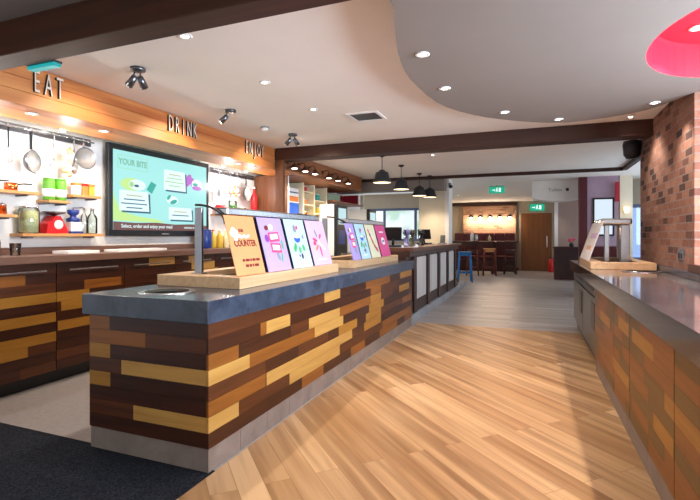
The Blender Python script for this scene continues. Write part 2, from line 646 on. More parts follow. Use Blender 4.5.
# far room
sbox('wall_far', m_beige, -3.2, 2.4, 18.0, 18.15, 0, CH)
sbox('wall_far_brick', m_brickfar, -2.5, -0.64, 17.85, 17.99, 0, 2.36)
sbox('trim_9', m_beam, -2.9, -0.6, 17.80, 17.99, 2.37, 2.47)
sbox('wall_far_side', m_cream, -3.2, -3.05, 13.63, 17.99, 0, CH)
sbox('wall_alcove', m_pinkbeige, 0.66, 1.25, 15.6, 15.7, 0, CH)
sbox('trim_10', m_white, 0.56, 0.659, 15.55, 15.7, 0, CH)
sbox('wall_maroon', m_maroon, 0.87, 1.03, 11.0, 11.2, 0, CH)
sbox('wall_mauve', m_mauve, 1.031, 1.62, 11.02, 11.15, 0, CH)
sbox('wall_cream_post', m_cream, 1.63, 1.86, 11.0, 11.2, 0, CH)
sbox('wall_side_low', m_white, 2.8, 2.95, 6.4, 12.0, 0, 0.7)
sbox('wall_side_top', m_white, 2.8, 2.95, 6.4, 12.0, 2.1, CH)
sbox('wall_side_end', m_beige, 1.87, 2.79, 11.8, 11.95, 1.95, CH)
sbox('wall_side_end_low', m_beige, 1.87, 2.79, 11.8, 11.95, 0, 0.7)
window('window_4', 'y', 1.87, 2.79, 0.7, 1.95, 11.86, 2, m_winframe, fr=0.08)
sbox('wall_outside_far', emit('blue daylight beyond', '9DBBF2', 0.8), 1.6, 3.4, 13.0, 13.05, 0.4, 2.6)
window('window_3', 'x', 6.4, 12.0, 0.7, 2.1, 2.86, 5, m_winframe, fr=0.08)
# dropped white soffit with a curved underside and its lettering
def soffit():
    mb = MB()
    n = 14
    pts = []
    for k in range(n + 1):
        t = k / n
        pts.append((-0.06 + 1.1 * t, 11.4, 2.10 - 0.07 * math.sin(math.pi * t)))
    pts += [(1.04, 11.4, CH - 0.002), (-0.06, 11.4, CH - 0.002)]
    mb.poly(m_white, pts, (0, 0.5, 0))
    return struct(mb.done('ceiling_soffit'))
soffit()
t = thing('soffit_lettering', 'small grey lettering and a square mark on the white dropped soffit', 'sign', (0.42, 11.397, 2.28))
MB().text(m_grey, 'Toilets', 0.1, faceY((0, 0, 0)), 0.002).done('word', t)
MB().box(m_dark, 0.22, 0.28, -0.003, 0.001, -0.03, 0.035).done('square_mark', t)
sbox('baseboard_far', m_dkwood, -0.62, -0.55, 17.94, 17.99, 0, 0.1)
# ------------------------------------------------------------------ strip cladding
def clad(mb, length, rows, h, z0, place, axis, layout, gap=0.0012, th=0.014, seed=1, tones='ddddeem', splits=()):
    """place(u0,u1,z0,z1) -> box extents; layout {row from top: [(u0,u1,tone)...]}"""
    rnd = random.Random(seed)
    top = z0 + rows * h
    for r in range(rows):
        zz1 = top - r * h - gap
        zz0 = top - (r + 1) * h
        fixed = sorted(layout.get(r, []))
        segs = []
        u = 0.0
        for a, b, t in fixed + [(length, length, None)]:
            while a - u > 1e-4:
                w = rnd.uniform(0.35, 0.75)
                if a - u - w < 0.2:
                    w = a - u
                segs.append((u, u + w, rnd.choice(tones)))
                u += w
            if t:
                segs.append((a, b, t))
                u = b
        for a, b, t in segs:
            cuts = [a] + [s for s in splits if a + 0.002 < s < b - 0.002] + [b]
            for c0, c1 in zip(cuts, cuts[1:]):
                e0 = 0.003 if c0 in splits else gap / 2
                e1 = 0.003 if c1 in splits else gap / 2
                mb.box(CL[axis][t], *place(c0 + e0, c1 - e1, zz0, zz1))

# ------------------------------------------------------------------ island serving counter
T = thing('serving_counter', 'long serving counter clad in dark and light oak strips, beside the black carpet', 'counter', (-2.0, 4.2, 0))
def P(o):          # parent keeping world position (parents are unrotated)
    return o
def part(mb, name, T):
    o = mb.done(name)
    o.parent = T
    o.matrix_parent_inverse = Matrix.Translation(-Vector(T.location))
    return o
XF, YF, YE, XB = -1.59, 2.0, 6.35, -2.45
part(MB().box(m_walnut, XB + 0.0, XF - 0.016, YF + 0.016, YE, 0.13, 0.785), 'carcass', T)
mb = MB()
front = {0: [(1.45, 1.78, 'l'), (2.45, 3.3, 'm'), (3.75, 4.33, 'o')], 1: [(0.0, 0.5, 'd'), (0.57, 0.88, 'l'), (2.6, 2.95, 'm')],
         2: [(0.0, 0.27, 'm'), (1.17, 1.77, 'l'), (2.6, 2.95, 'o'), (3.7, 4.2, 'o')], 3: [(0.0, 0.38, 'l'), (0.38, 1.0, 'm'), (1.27, 1.85, 'l'), (2.55, 3.05, 'o')],
         4: [(0.0, 0.56, 'e'), (0.56, 1.0, 'd'), (1.75, 2.2, 'o'), (2.45, 2.95, 'o'), (3.85, 4.33, 'm')],
         5: [(0.0, 0.56, 'm'), (0.57, 2.07, 'l'), (2.4, 2.95, 'o')], 6: [(0.0, 0.27, 'l'), (0.87, 1.77, 'l'), (3.0, 4.3, 'm')], 7: [(0, 0.6, 'd'), (2.9, 3.6, 'm')]}
clad(mb, YE - YF, 8, 0.0825, 0.13, lambda a, b, c, d: (XF - 0.014, XF, YF + a, YF + b, c, d), 'y', front, seed=3)
part(mb, 'front_cladding', T)
mb = MB()
W_ = XF - XB
end = {0: [(0, 0.16, 'm'), (0.16, 0.8455, 'd')], 1: [(0, 0.43, 'm'), (0.43, 0.8455, 'e')], 2: [(0, 0.165, 'o'), (0.165, 0.8455, 'd')], 3: [(0, 0.25, 'e'), (0.25, 0.8455, 'l')],
       4: [(0, 0.165, 'o'), (0.165, 0.8455, 'd')], 5: [(0, 0.54, 'd'), (0.54, 0.8455, 'd')], 6: [(0, 0.34, 'e'), (0.34, 0.8455, 'l')], 7: [(0, 0.8455, 'd')]}
clad(mb, W_ - 0.0145, 8, 0.0825, 0.13, lambda a, b, c, d: (XB + a, XB + b, YF, YF + 0.014, c, d), 'x', end, seed=4)
part(mb, 'end_cladding', T)
mb = MB()
for k in range(15):
    a = YF + 0.006 + k * 0.29
    mb.box(m_plinth, XF - 0.02, XF - 0.005, a, min(a + 0.287, YE), 0.001, 0.129)
for k in range(2):
    a = XB + 0.004 + k * 0.425
    mb.box(m_plinth, a, a + 0.4245, YF + 0.006, YF + 0.02, 0.0045, 0.129)
mb.box(m_plinth, XB + 0.01, XF - 0.021, YF + 0.021, YE, 0.005, 0.128)
part(mb, 'plinth', T)
tag(MB().box(m_slate, -2.47, -1.565, 1.965, 6.36, 0.792, 0.912, 0.004).done('worktop'), 'thick blue grey slate slab on the strip clad serving counter', 'worktop')

def hob(name, label, x, y, z, r):
    t = thing(name, label, 'hot plate', (x, y, z))
    MB().lathe(m_steel, [(r, 0.0), (r, 0.004), (r - 0.006, 0.007), (r - 0.036, 0.007), (r - 0.038, 0.005)], n=48, cap=False).done('rim', t)
    MB().lathe(m_blackglass, [(r - 0.0385, 0.001), (r - 0.0385, 0.008), (0.004, 0.0085)], n=48).done('glass_plate', t)
    return t
hob('hot_plate', 'round black glass hot plate with steel rim on slate slab near counter end', -2.06, 2.21, 0.9125, 0.165)

# ------------------------------------------------------------------ gantries with sloping menu cards
def gantry(x0, x1, y0, y1, z, label, posts, side=1):
    """side=1: the customers stand on the +x side"""
    t = thing('serving_gantry', label, 'food gantry', ((x0 + x1) / 2, (y0 + y1) / 2, z))
    ox, oy = t.location.x, t.location.y
    a, b, c, d = x0 - ox, x1 - ox, y0 - oy, y1 - oy
    mb = MB()
    w = 0.13
    mb.box(m_beech, a, b, c, c + w, 0, 0.075, 0.003)
    mb.box(m_beech, a, b, d - w, d, 0, 0.075, 0.003)
    mb.box(m_beech, a, a + w, c + w, d - w, 0, 0.075, 0.003)
    mb.box(m_beech, b - w, b, c + w, d - w, 0, 0.075, 0.003)
    mb.done('wooden_surround', t)
    MB().box(m_blackglass, a + w, b - w, c + w, d - w, 0.0, 0.03).done('heated_well', t)
    for px, py in posts:
        mb = MB()
        mb.box(m_steelm, px - ox - 0.03, px - ox + 0.03, py - oy - 0.012, py - oy + 0.012, 0.075, 0.535, 0.004)
        mb.box(m_steel, px - ox - 0.045, px - ox + 0.045, py - oy - 0.03, py - oy + 0.03, 0.075, 0.083, 0.002)
        mb.done('post', t)
    return t, ox, oy
GX0, GX1 = -2.40, -1.73
g1, ox, oy = gantry(GX0, GX1, 2.48, 4.07, 0.9125, 'beech edged heated gantry nearest the counter end, holding four sloping menu cards', [(-2.17, 2.63), (-2.17, 3.95)])
def hood(t, ox, oy, y0, y1):
    z = 0.9125
    # steel lamp hood along the top with its strip of warm lamps
    MB().box(m_steel, -1.99 - ox, -1.885 - ox, y0 - oy, y1 - oy, 1.388 - z, 1.44 - z, 0.01).done('lamp_hood', t)
    for k in range(4):
        yy = y0 + (y1 - y0) * (k + 0.5) / 4
        MB().lathe(m_shadein, [(0.035, 0), (0.03, -0.006), (0.01, -0.008)], (-1.938 - ox, yy - oy, 1.387 - z), 20).done('heat_lamp', t)
    for yy in (y0 - 0.015, y1 + 0.015):
        pts = []
        for k in range(10):
            a = R(90) * k / 9
            pts.append((-2.13 + 0.24 * math.sin(a) - ox, yy - oy, 1.33 + 0.13 * math.cos(a) - z))
        MB().tube(m_blackm, pts, 0.008).done('guard_bracket', t)
    n = 10
    mb = MB()
    for yy in (y0, y1):
        prof = [(-1.875 + 0.075 * k / n, 1.40 - 0.405 * k / n) for k in range(n + 1)]
    p = [(-1.908 - ox, y0 - oy, 1.386 - z), (-1.802 - ox, y0 - oy, 0.989 - z), (-1.797 - ox, y0 - oy, 0.989 - z), (-1.903 - ox, y0 - oy, 1.386 - z)]
    mb.poly(m_glass, p, (0, y1 - y0, 0))
    mb.done('sneeze_guard', t)
hood(g1, ox, oy, 2.56, 3.97)
g2, ox2, oy2 = gantry(-2.42, -1.76, 4.57, 6.25, 0.9125, 'beech edged heated gantry further along the counter, in front of the dark bar', [(-2.17, 4.72), (-2.17, 6.10)])
hood(g2, ox2, oy2, 4.70, 6.0)

m_pc = {k: paint('card ' + k, c, 0.45, var=0.03) for k, c in dict(orange='EA9F68', lavender='B7A0E0', sky='BFE3F2', lilac='DDB9E4', cream='F0EBC4', pink='E0508E', white='F3EDEC').items()}
m_ink = paint('dark red ink', '7A1F1C', 0.6)
m_pr = paint('pink print', 'EE4C78', 0.5)
m_pw = paint('white print', 'FFFFFF', 0.5, var=0.01)
m_pp = paint('purple print', '8B3FA8', 0.5)
m_pb = paint('blue print', '2F62CC', 0.5)
m_pg = paint('green print', '54B36A', 0.5)
m_pgr = paint('grey print', '8C8FA0', 0.5)

def blob(mb, m, x, y, rx, ry, k=14, z=0.0045, rot=0.0, e=0.0012):
    c, s = math.cos(rot), math.sin(rot)
    pts = []
    for j in range(k):
        a = 2 * math.pi * j / k
        u, v = rx * math.cos(a), ry * math.sin(a)
        pts.append((x + u * c - v * s, y + u * s + v * c, z))
    mb.poly(m, pts, (0, 0, e))
def quad(mb, m, x, y, w, h, z=0.0045, rot=0.0, e=0.0012):
    blob4 = [(-w / 2, -h / 2), (w / 2, -h / 2), (w / 2, h / 2), (-w / 2, h / 2)]
    c, s = math.cos(rot), math.sin(rot)
    mb.poly(m, [(x + u * c - v * s, y + u * s + v * c, z) for u, v in blob4], (0, 0, e))

def card(label, kind, y0, y1, hgt=0.41, xb=-1.775, group='sloping menu cards on the serving counter'):
    tilt = math.atan2(0.105, 0.385)
    X, Y, Z = (0, 1, 0), (-math.sin(tilt), 0, math.cos(tilt)), (math.cos(tilt), 0, math.sin(tilt))
    w = y1 - y0
    k_ = w / 0.38
    t = thing('menu_card', label, 'menu card', group=group, mx=frame((xb, (y0 + y1) / 2, 0.9905), X, Y, Z))
    base = m_pc[kind]
    MB().box(base, -w / 2, w / 2, 0, hgt, 0, 0.004).done('card_sheet', t)
    mb = MB(k_)
    if kind == 'orange':
        mb.text(m_ink, 'COUNTER', 0.064, frame((0.005, 0.215, 0.005), (1, 0, 0), (0, 1, 0), (0, 0, 1)), 0.0008, sx=0.95, bold=0.0015)
        mb.done('printed_word', t)
        mb = MB(k_)
        mb.text(m_ink, 'OUR', 0.03, frame((-0.02, 0.305, 0.005), (1, 0, 0), (0, 1, 0), (0, 0, 1)), 0.0008, bold=0.001)
        mb.done('printed_word', t)
        mb = MB(k_)
        for k in range(6):
            blob(mb, m_pw, -0.085 + 0.03 * k, 0.262 + 0.006 * (k % 2), 0.018, 0.009, rot=0.5)
        for dx, dy in ((-0.115, 0.305), (-0.135, 0.285), (-0.09, 0.29), (-0.11, 0.27)):
            blob(mb, m_pw, dx, dy, 0.027, 0.022, z=0.0045 + 0.0004 * (dx > -0.1))
        quad(mb, m_pw, -0.105, 0.25, 0.035, 0.03, z=0.0053)
        mb.done('printed_picture', t)
        mb = MB(k_)
        for yy, ww in ((0.1, (0.03, 0.05, 0.02, 0.04, 0.05)), (0.062, (0.04, 0.03, 0.02, 0.055))):
            x = -sum(ww) / 2 - 0.008 * (len(ww) - 1) / 2 + 0.03
            for q in ww:
                quad(mb, m_ink, x + q / 2, yy, q, 0.018)
                x += q + 0.01
        mb.done('printed_small_lines', t)
        return t
    if kind == 'lavender':
        quad(mb, m_pr, 0.01, 0.26, 0.17, 0.075, rot=0.05)
        quad(mb, m_pw, 0.01, 0.262, 0.12, 0.04, z=0.006, rot=0.05)
        quad(mb, m_pr, 0.01, 0.175, 0.16, 0.075, rot=-0.05)
        quad(mb, m_pw, 0.01, 0.177, 0.11, 0.04, z=0.006, rot=-0.05)
        blob(mb, m_pp, -0.105, 0.25, 0.03, 0.03)
        blob(mb, m_pw, -0.01, 0.335, 0.035, 0.025)
        blob(mb, m_ink, -0.08, 0.33, 0.03, 0.02)
        blob(mb, m_pgr, 0.02, 0.11, 0.02, 0.035, rot=0.4)
        blob(mb, m_pg, 0.075, 0.1, 0.012, 0.04, rot=-0.3)
        blob(mb, m_pg, 0.12, 0.2, 0.015, 0.04)
    elif kind == 'sky':
        blob(mb, m_pb, -0.01, 0.245, 0.06, 0.035)
        blob(mb, m_pw, -0.01, 0.262, 0.055, 0.014, z=0.006)
        for dx, dy in ((-0.09, 0.16), (0.08, 0.165), (0.0, 0.15), (-0.07, 0.18)):
            blob(mb, m_pg, dx, dy, 0.025, 0.03, rot=dx * 6)
        blob(mb, m_pgr, -0.02, 0.33, 0.03, 0.035)
        blob(mb, m_pr, 0.03, 0.34, 0.02, 0.02)
        blob(mb, m_pgr, 0.11, 0.26, 0.02, 0.02)
        blob(mb, m_dark, 0.02, 0.095, 0.02, 0.025)
        blob(mb, m_pp, -0.03, 0.1, 0.015, 0.012)
        quad(mb, m_pw, 0.0, 0.045, 0.2, 0.012)
    elif kind == 'lilac':
        for a, m, q in ((40, m_pr, 0.05), (110, m_pgr, 0.06), (165, m_pr, 0.07), (215, m_orange, 0.06), (275, m_pr, 0.075), (330, m_pw, 0.08)):
            blob(mb, m, 0.07 * math.cos(R(a)), 0.21 + 0.085 * math.sin(R(a)), q * 0.7, 0.014, rot=R(a), z=0.0045 + a * 2e-6)
        blob(mb, m_pw, 0, 0.21, 0.02, 0.02, z=0.006)
        blob(mb, m_pr, -0.09, 0.2, 0.03, 0.02, z=0.0058)
        quad(mb, m_pw, 0.0, 0.05, 0.18, 0.01)
    elif kind == 'cream':
        for k in range(9):
            a = k / 8
            blob(mb, m_ink if k % 2 else m_pr, -0.09 + 0.2 * a, 0.33 - 0.24 * a - 0.05 * math.sin(math.pi * a), 0.03, 0.022, rot=-0.9, z=0.0045 + 0.0002 * k)
        blob(mb, m_pw, 0.02, 0.27, 0.09, 0.012, rot=-0.9, z=0.0062)
    elif kind == 'pink':
        blob(mb, m_pw, 0.0, 0.2, 0.07, 0.05)
        quad(mb, m_pgr, 0.0, 0.2, 0.09, 0.03, z=0.006)
        quad(mb, m_pw, 0.0, 0.32, 0.16, 0.02)
    elif kind == 'white':
        quad(mb, m_pc['lilac'], 0.0, 0.25, 0.2, 0.08)
    mb.done('printed_picture', t)
    return t
card('orange menu card reading OUR COUNTER, nearest the counter end', 'orange', 2.511, 2.85)
card('lavender menu card with stacked pink boxes, next to the orange card', 'lavender', 2.895, 3.235)
card('pale blue menu card with a blue bowl, third on the near gantry', 'sky', 3.28, 3.615)
card('lilac menu card with a star of pink petals, last on the near gantry', 'lilac', 3.655, 4.02)
card('lavender menu card with pink boxes, first on the far gantry', 'lavender', 4.60, 4.84, xb=-1.785)
card('pale blue menu card with a blue bowl, on the far gantry between lavender and cream', 'sky', 4.88, 5.18, xb=-1.785)
card('cream menu card with a red sweep of food, on the far gantry', 'cream', 5.22, 5.55, xb=-1.785)
card('bright pink menu card at the far end of the far gantry', 'pink', 5.60, 5.99, xb=-1.785)

# ------------------------------------------------------------------ back counter under the screen
mbx = -3.74
splits = [-0.6, 0.1, 0.8, 1.45, 2.08, 2.74, 3.44, 4.13, 4.83, 5.53, 5.78]
rnd = random.Random(11)
back_layout = {0: [(3.75, 4.13, 'l'), (4.35, 4.6, 'l')], 1: [(1.4, 2.48, 'm'), (4.4, 4.83, 'l')], 2: [(3.0, 3.4, 'm'), (4.5, 4.9, 'o')], 3: [(1.6, 3.05, 'o')], 4: [(2.78, 3.5, 'o'), (4.0, 4.5, 'm')],
               5: [(2.2, 2.76, 'o')], 6: [(1.7, 2.1, 'm'), (2.75, 3.3, 'o')], 7: [(1.2, 2.75, 'o')], 8: [(2.0, 2.5, 'o'), (4.6, 5.2, 'm')]}
names = ['behind the counter, furthest to the near side', 'beside the carpet edge', 'by the start of the tiled aisle', 'below the pasta jar', 'below the hanging pans', 'below the red scales',
         'just before the big screen', 'below the near half of the screen', 'below the far half of the screen', 'at the far end below the sauce bottles']
for k in range(3, len(splits) - 1):
    a, b = splits[k], splits[k + 1]
    t = thing('base_cabinet', 'strip clad base cabinet with steel bar handle ' + names[k], 'cabinet', (-3.96, (a + b) / 2, 0), group='back counter cabinets')
    oy = (a + b) / 2
    MB().box(m_walnut, -0.23, 0.2, a - oy + 0.001, b - oy - 0.001, 0.12, 1.025).done('body', t)
    mb = MB()
    lay = {}
    for r, l in back_layout.items():
        lay[r] = [(max(p, a) - a, min(q, b) - a, tn) for p, q, tn in l if min(q, b) - max(p, a) > 0.03]
    clad(mb, b - a - 0.006, 11, 0.0815, 0.125, lambda p, q, c, d: (0.201, 0.218, a - oy + 0.003 + p, a - oy + 0.003 + min(q, b - a - 0.006), c, d), 'y', lay, seed=20 + k, tones='ddddde')
    dr = mb.done('door', t)
    if b - a > 0.4:
        mb = MB()
        mb.box(m_steel, 0.236, 0.246, a - oy + 0.1, b - oy - 0.1, 0.955, 0.968, 0.002)
        for yy in (a - oy + 0.14, b - oy - 0.14):
            mb.box(m_steel, 0.218, 0.238, yy - 0.006, yy + 0.006, 0.957, 0.966)
        mb.done('handle', dr)
    MB().box(m_black, -0.2, 0.12, a - oy + 0.001, b - oy - 0.001, 0.001, 0.119).done('toe_kick', t)
tag(MB().box(m_backtop, -4.195, -3.70, 1.3, 6.39, 1.03, 1.09, 0.004).done('worktop'), 'brown wooden worktop along the wall below the screen', 'worktop')
tag(MB().box(m_backtop, -4.198, -4.14, 1.3, 6.39, 1.091, 1.15, 0.004).done('upstand'), 'low brown upstand behind the back worktop', 'upstand')

# television
t = thing('wall_television', 'large black wall television showing a pale cyan menu', 'television', (-4.198, 4.37, 1.25))
MB().box(m_black, 0.0, 0.05, -0.5, 0.5, 0.25, 0.75).done('wall_bracket', t)
mb = MB()
mb.box(m_black, 0.05, 0.095, -0.80, 0.80, 0.0, 0.975, 0.006)
bz = mb.done('casing', t)
MB().box(m_grey, 0.0955, 0.097, -0.06, 0.06, 0.02, 0.03).done('badge', bz)
m_bgE = emit('menu screen cyan', 'A2E3E0', 0.72)
m_wE = emit('menu screen white', 'DDF6F7', 0.72)
m_gE = emit('menu screen green', '9FD08A', 0.72)
m_lgE = emit('menu screen lime', 'BFE58E', 0.72)
m_tE = emit('menu screen teal', '2CA79A', 0.72)
m_nE = emit('menu screen slate', '35627A', 0.72)
m_pE = emit('menu screen purple', 'B765C8', 0.72)
m_brE = emit('menu screen brown', '6E4A48', 0.72)
m_tanE = emit('menu screen tan', 'B9B48A', 0.72)
MB().box(m_bgE, 0.095, 0.0965, -0.745, 0.745, 0.065, 0.915).done('display', t)
mb = MB()
S = frame((0.0966, -0.745, 0.065), (0, 1, 0), (0, 0, 1), (1, 0, 0))
def sq(m, x0, x1, y0, y1, e=0.0006, z=0.0):
    mb.box(m, x0, x1, y0, y1, z, z + e, mx=S)
def sp(m, pts, e=0.0006, z=0.0):
    mb.poly(m, [(x, y, z) for x, y in pts], (0, 0, e), S)
def se(m, x, y, rx, ry, rot=0.0, e=0.0006, z=0.0):
    c, s = math.cos(rot), math.sin(rot)
    sp(m, [(x + rx * math.cos(a) * c - ry * math.sin(a) * s, y + rx * math.cos(a) * s + ry * math.sin(a) * c) for a in [2 * math.pi * j / 16 for j in range(16)]], e, z)
# heading in its box
for a in ((0.06, 0.47, 0.80, 0.804), (0.06, 0.47, 0.66, 0.664), (0.06, 0.064, 0.66, 0.804), (0.466, 0.47, 0.66, 0.804)):
    sq(m_gE, *a)
m_hE = emit('menu heading green', '7FBF9A', 0.6)
mb.text(m_hE, 'YOUR BITE', 0.092, S @ Matrix.Translation((0.265, 0.732, 0.0005)), 0.0004, sx=0.85, bold=0.002)
# three white notes with slate shadows and rows of small print
for x, y, w, h in ((0.08, 0.21, 0.40, 0.22), (0.72, 0.49, 0.36, 0.24), (0.80, 0.135, 0.40, 0.15)):
    sp(m_nE, [(x + 0.03, y - 0.02), (x + w + 0.035, y - 0.02), (x + w + 0.025, y + h - 0.02), (x + 0.03, y + h - 0.02)])
    sp(m_wE, [(x, y), (x + w + 0.012, y), (x + w - 0.005, y + h), (x, y + h)], z=0.0007)
    for k in range(int(h / 0.05)):
        n = 0.55 + 0.35 * ((k * 7) % 3) / 2
        sq(m_tanE if k == 0 else m_gE if w < 0.38 else m_nE, x + w * (1 - n) / 2, x + w * (1 + n) / 2, y + h - 0.045 * (k + 1) - 0.012, y + h - 0.045 * (k + 1), z=0.0014)
se(m_lgE, 0.25, 0.5, 0.16, 0.07)
se(m_wE, 0.32, 0.5, 0.12, 0.06, z=0.0007)
se(m_gE, 0.24, 0.5, 0.03, 0.03, z=0.0014)
se(m_nE, 0.31, 0.49, 0.035, 0.015, z=0.0014)
sp(m_tE, [(0.45, 0.46), (0.53, 0.42), (0.60, 0.53), (0.52, 0.56)], z=0.0014)
se(m_pE, 1.14, 0.64, 0.05, 0.09, -0.5)
se(m_pE, 1.22, 0.62, 0.05, 0.07, 0.6, z=0.0007)
se(m_wE, 1.30, 0.60, 0.10, 0.07, z=0.001)
se(m_pE, 1.30, 0.555, 0.09, 0.03, z=0.0016)
se(m_tE, 1.27, 0.60, 0.05, 0.02, z=0.0017)
se(m_wE, 0.86, 0.37, 0.10, 0.05)
se(m_tE, 0.88, 0.35, 0.06, 0.025, 0.3, z=0.0007)
se(m_tE, 0.80, 0.40, 0.04, 0.02, 0.8, z=0.0007)
sp(m_lgE, [(0.0, 0.1), (0.75, 0.09), (0.6, 0.13), (0.35, 0.15), (0.1, 0.20), (0.02, 0.34), (0.0, 0.4)], z=0.0)
# brown foot band with its caption
sp(m_brE, [(0, 0), (1.49, 0), (1.49, 0.07), (1.2, 0.085), (0.9, 0.075), (0.6, 0.09), (0.3, 0.08), (0, 0.09)], z=0.0014)
mb.text(m_wE, 'Select, order and enjoy your meal', 0.055, S @ Matrix.Translation((0.48, 0.043, 0.0022)), 0.0003, bold=0.0008)
mb.text(m_wE, 'welcome to all', 0.04, S @ Matrix.Translation((1.18, 0.04, 0.0022)), 0.0003, bold=0.0006)
mb.done('screen_graphics', t)

# lettering on the bulkhead
def words(txt, label, y0, y1, m):
    t = thing('wall_lettering', label, 'lettering', (-3.448, (y0 + y1) / 2, 2.385))
    n = len(txt)
    st = (y1 - y0) / (n - 0.35)
    for k, ch in enumerate(txt):
        mb = MB()
        for mm, xx, ee in ((m_dark, 0.010, 0.009), (m, 0.021, 0.0015)):
            mb.text(mm, ch, 0.235, faceX((xx, y0 + st * (k + 0.32) - (y0 + y1) / 2, 0)), ee, sx=0.42 if len(txt) > 3 else 0.40, bold=-0.001)
        mb.done('letter', t)
    return t
m_letter = paint('pale metal letters', 'D9CDBF', 0.4, 0.2)
words('EAT', 'tall thin metal letters EAT on the timber bulkhead', 2.33, 2.57, m_letter)
words('DRINK', 'tall thin metal letters DRINK on the timber bulkhead', 3.70, 4.12, m_letter)
words('ENJOY', 'tall thin metal letters at the far end of the timber bulkhead', 5.04, 5.47, m_letter)

# teal emergency sign fixed behind the near beam
t = thing('emergency_sign', 'slim teal lit emergency sign hanging behind the near ceiling beam', 'sign', (-2.82, 1.985, 2.283))
MB().box(m_exit2, -0.12, 0.12, -0.025, 0.025, 0.0, 0.022, 0.004).done('light_panel', t)
MB().box(m_dark, -0.12, 0.12, -0.044, 0.03, 0.0225, 0.035).done('bracket', t)

# ------------------------------------------------------------------ kitchen shelf things on the left wall
def shelf(label, y0, y1, z):
    t = thing('wall_shelf', label, 'shelf', (-4.198, (y0 + y1) / 2, z), group='wooden shelves beside the screen')
    w = (y1 - y0) / 2
    MB().box(m_beechx, 0.0, 0.17, -w, w, -0.025, 0.0, 0.002).done('board', t)
    for s in (-1, 1):
        MB().box(m_steeld, 0.0, 0.14, s * w * 0.75 - 0.008, s * w * 0.75 + 0.008, -0.04, -0.0255).done('bracket', t)
    return t
shelf('long low shelf holding the pasta jar, scales and bottle', 2.65, 3.46, 1.272)
shelf('shelf with small copper pots beyond the frying pan', 2.05, 2.80, 1.632)
shelf('short shelf under the two green jars', 2.88, 3.09, 1.575)
shelf('shelf with the orange spice boxes beside the screen', 3.13, 3.42, 1.645)
shelf('short shelf above the worktop holding salt pots', 2.15, 2.61, 1.43)

SX = -4.10
def jar(name, label, x, y, z, r, h, mbody, mfill, mlid, fill=0.8, cat='jar', group=None):
    t = thing(name, label, cat, (x, y, z), group=group)
    MB().lathe(mbody, [(r * 0.9, 0), (r, 0.01), (r, h * 0.86), (r * 0.85, h * 0.92), (r * 0.85, h * 0.93)], n=20).done('glass_body', t)
    if mfill:
        MB().lathe(mfill, [(r * 0.86, 0.008), (r * 0.9, 0.02), (r * 0.9, h * fill), (0.005, h * fill)], n=20).done('contents', t)
    MB().lathe(mlid, [(r * 0.92, h * 0.931), (r * 0.92, h), (0.01, h + 0.004)], n=20).done('lid', t)
    return t
jar('storage_jar', 'tall glass jar of pasta on the long low shelf', SX, 2.75, 1.273, 0.08, 0.235, m_glassg, m_pasta, m_steel, 0.82)
# red weighing scales
t = thing('kitchen_scales', 'red kitchen scales with a dark pan on the long low shelf', 'scales', (SX, 2.98, 1.273))
mb = MB()
mb.poly(m_red, [(-0.06, -0.11, 0), (-0.06, 0.10, 0), (-0.06, 0.09, 0.03), (-0.06, 0.045, 0.12), (-0.06, 0.02, 0.16), (-0.06, -0.03, 0.16), (-0.06, -0.06, 0.11), (-0.06, -0.10, 0.09)], (0.12, 0, 0))
mb.done('body', t)
MB().cyl(m_pw, (0.0605, -0.0, 0.08), (0.064, -0.0, 0.08), 0.042, n=24).done('dial', t)
MB().lathe(m_steeld, [(0.02, 0.161), (0.03, 0.17), (0.09, 0.185), (0.098, 0.20), (0.094, 0.20), (0.085, 0.19), (0.005, 0.18)], n=24).done('weighing_pan', t)
# navy grinder
t = thing('coffee_grinder', 'navy and white enamel coffee grinder beside the red scales', 'grinder', (SX, 3.17, 1.273))
MB().box(m_pw, -0.05, 0.05, -0.055, 0.055, 0.02, 0.11, 0.006).done('drawer_box', t)
MB().box(m_navy, -0.06, 0.06, -0.065, 0.065, 0.0, 0.0195, 0.004).done('foot', t)
MB().lathe(m_navy, [(0.055, 0.1105), (0.06, 0.14), (0.03, 0.155), (0.025, 0.17), (0.05, 0.19), (0.052, 0.225), (0.005, 0.225)], n=20).done('hopper', t)
MB().tube(m_steeld, [(0, 0, 0.226), (0, 0, 0.245), (0.03, 0.06, 0.25), (0.03, 0.08, 0.25)], 0.006).done('crank', t)
# swing top bottle
def bottle(name, label, x, y, z, r, h, mg, mc, mf=None, cat='bottle', group=None):
    t = thing(name, label, cat, (x, y, z), group=group)
    MB().lathe(mg, [(r * 0.9, 0), (r, 0.008), (r, h * 0.6), (r * 0.8, h * 0.7), (r * 0.35, h * 0.8), (r * 0.33, h * 0.93), (0.004, h * 0.931)], n=18).done('body', t)
    if mf:
        MB().lathe(mf, [(r * 1.012, h * 0.15), (r * 1.02, h * 0.16), (r * 1.02, h * 0.5), (r * 1.012, h * 0.51)], n=18).done('paper_band', t)
    MB().lathe(mc, [(r * 0.4, h * 0.932), (r * 0.4, h), (0.004, h + 0.003)], n=14).done('stopper', t)
    return t
bottle('glass_bottle', 'clear square shouldered bottle at the far end of the long low shelf', SX, 3.375, 1.273, 0.048, 0.25, m_glassg, m_steel)
MBb = bottle('glass_bottle', 'slimmer clear bottle standing behind the grinder', SX, 3.285, 1.273, 0.03, 0.25, m_glass, m_steel)
jar('green_jar', 'green lidded jar with white label, nearer one of the pair below the spoons', SX, 2.93, 1.576, 0.05, 0.2, m_green, m_pw and None, m_green, cat='jar', group='pair of green jars')
jar('green_jar', 'green lidded jar with white label, farther one of the pair below the spoons', SX, 3.04, 1.576, 0.05, 0.2, m_green, None, m_green, cat='jar', group='pair of green jars')
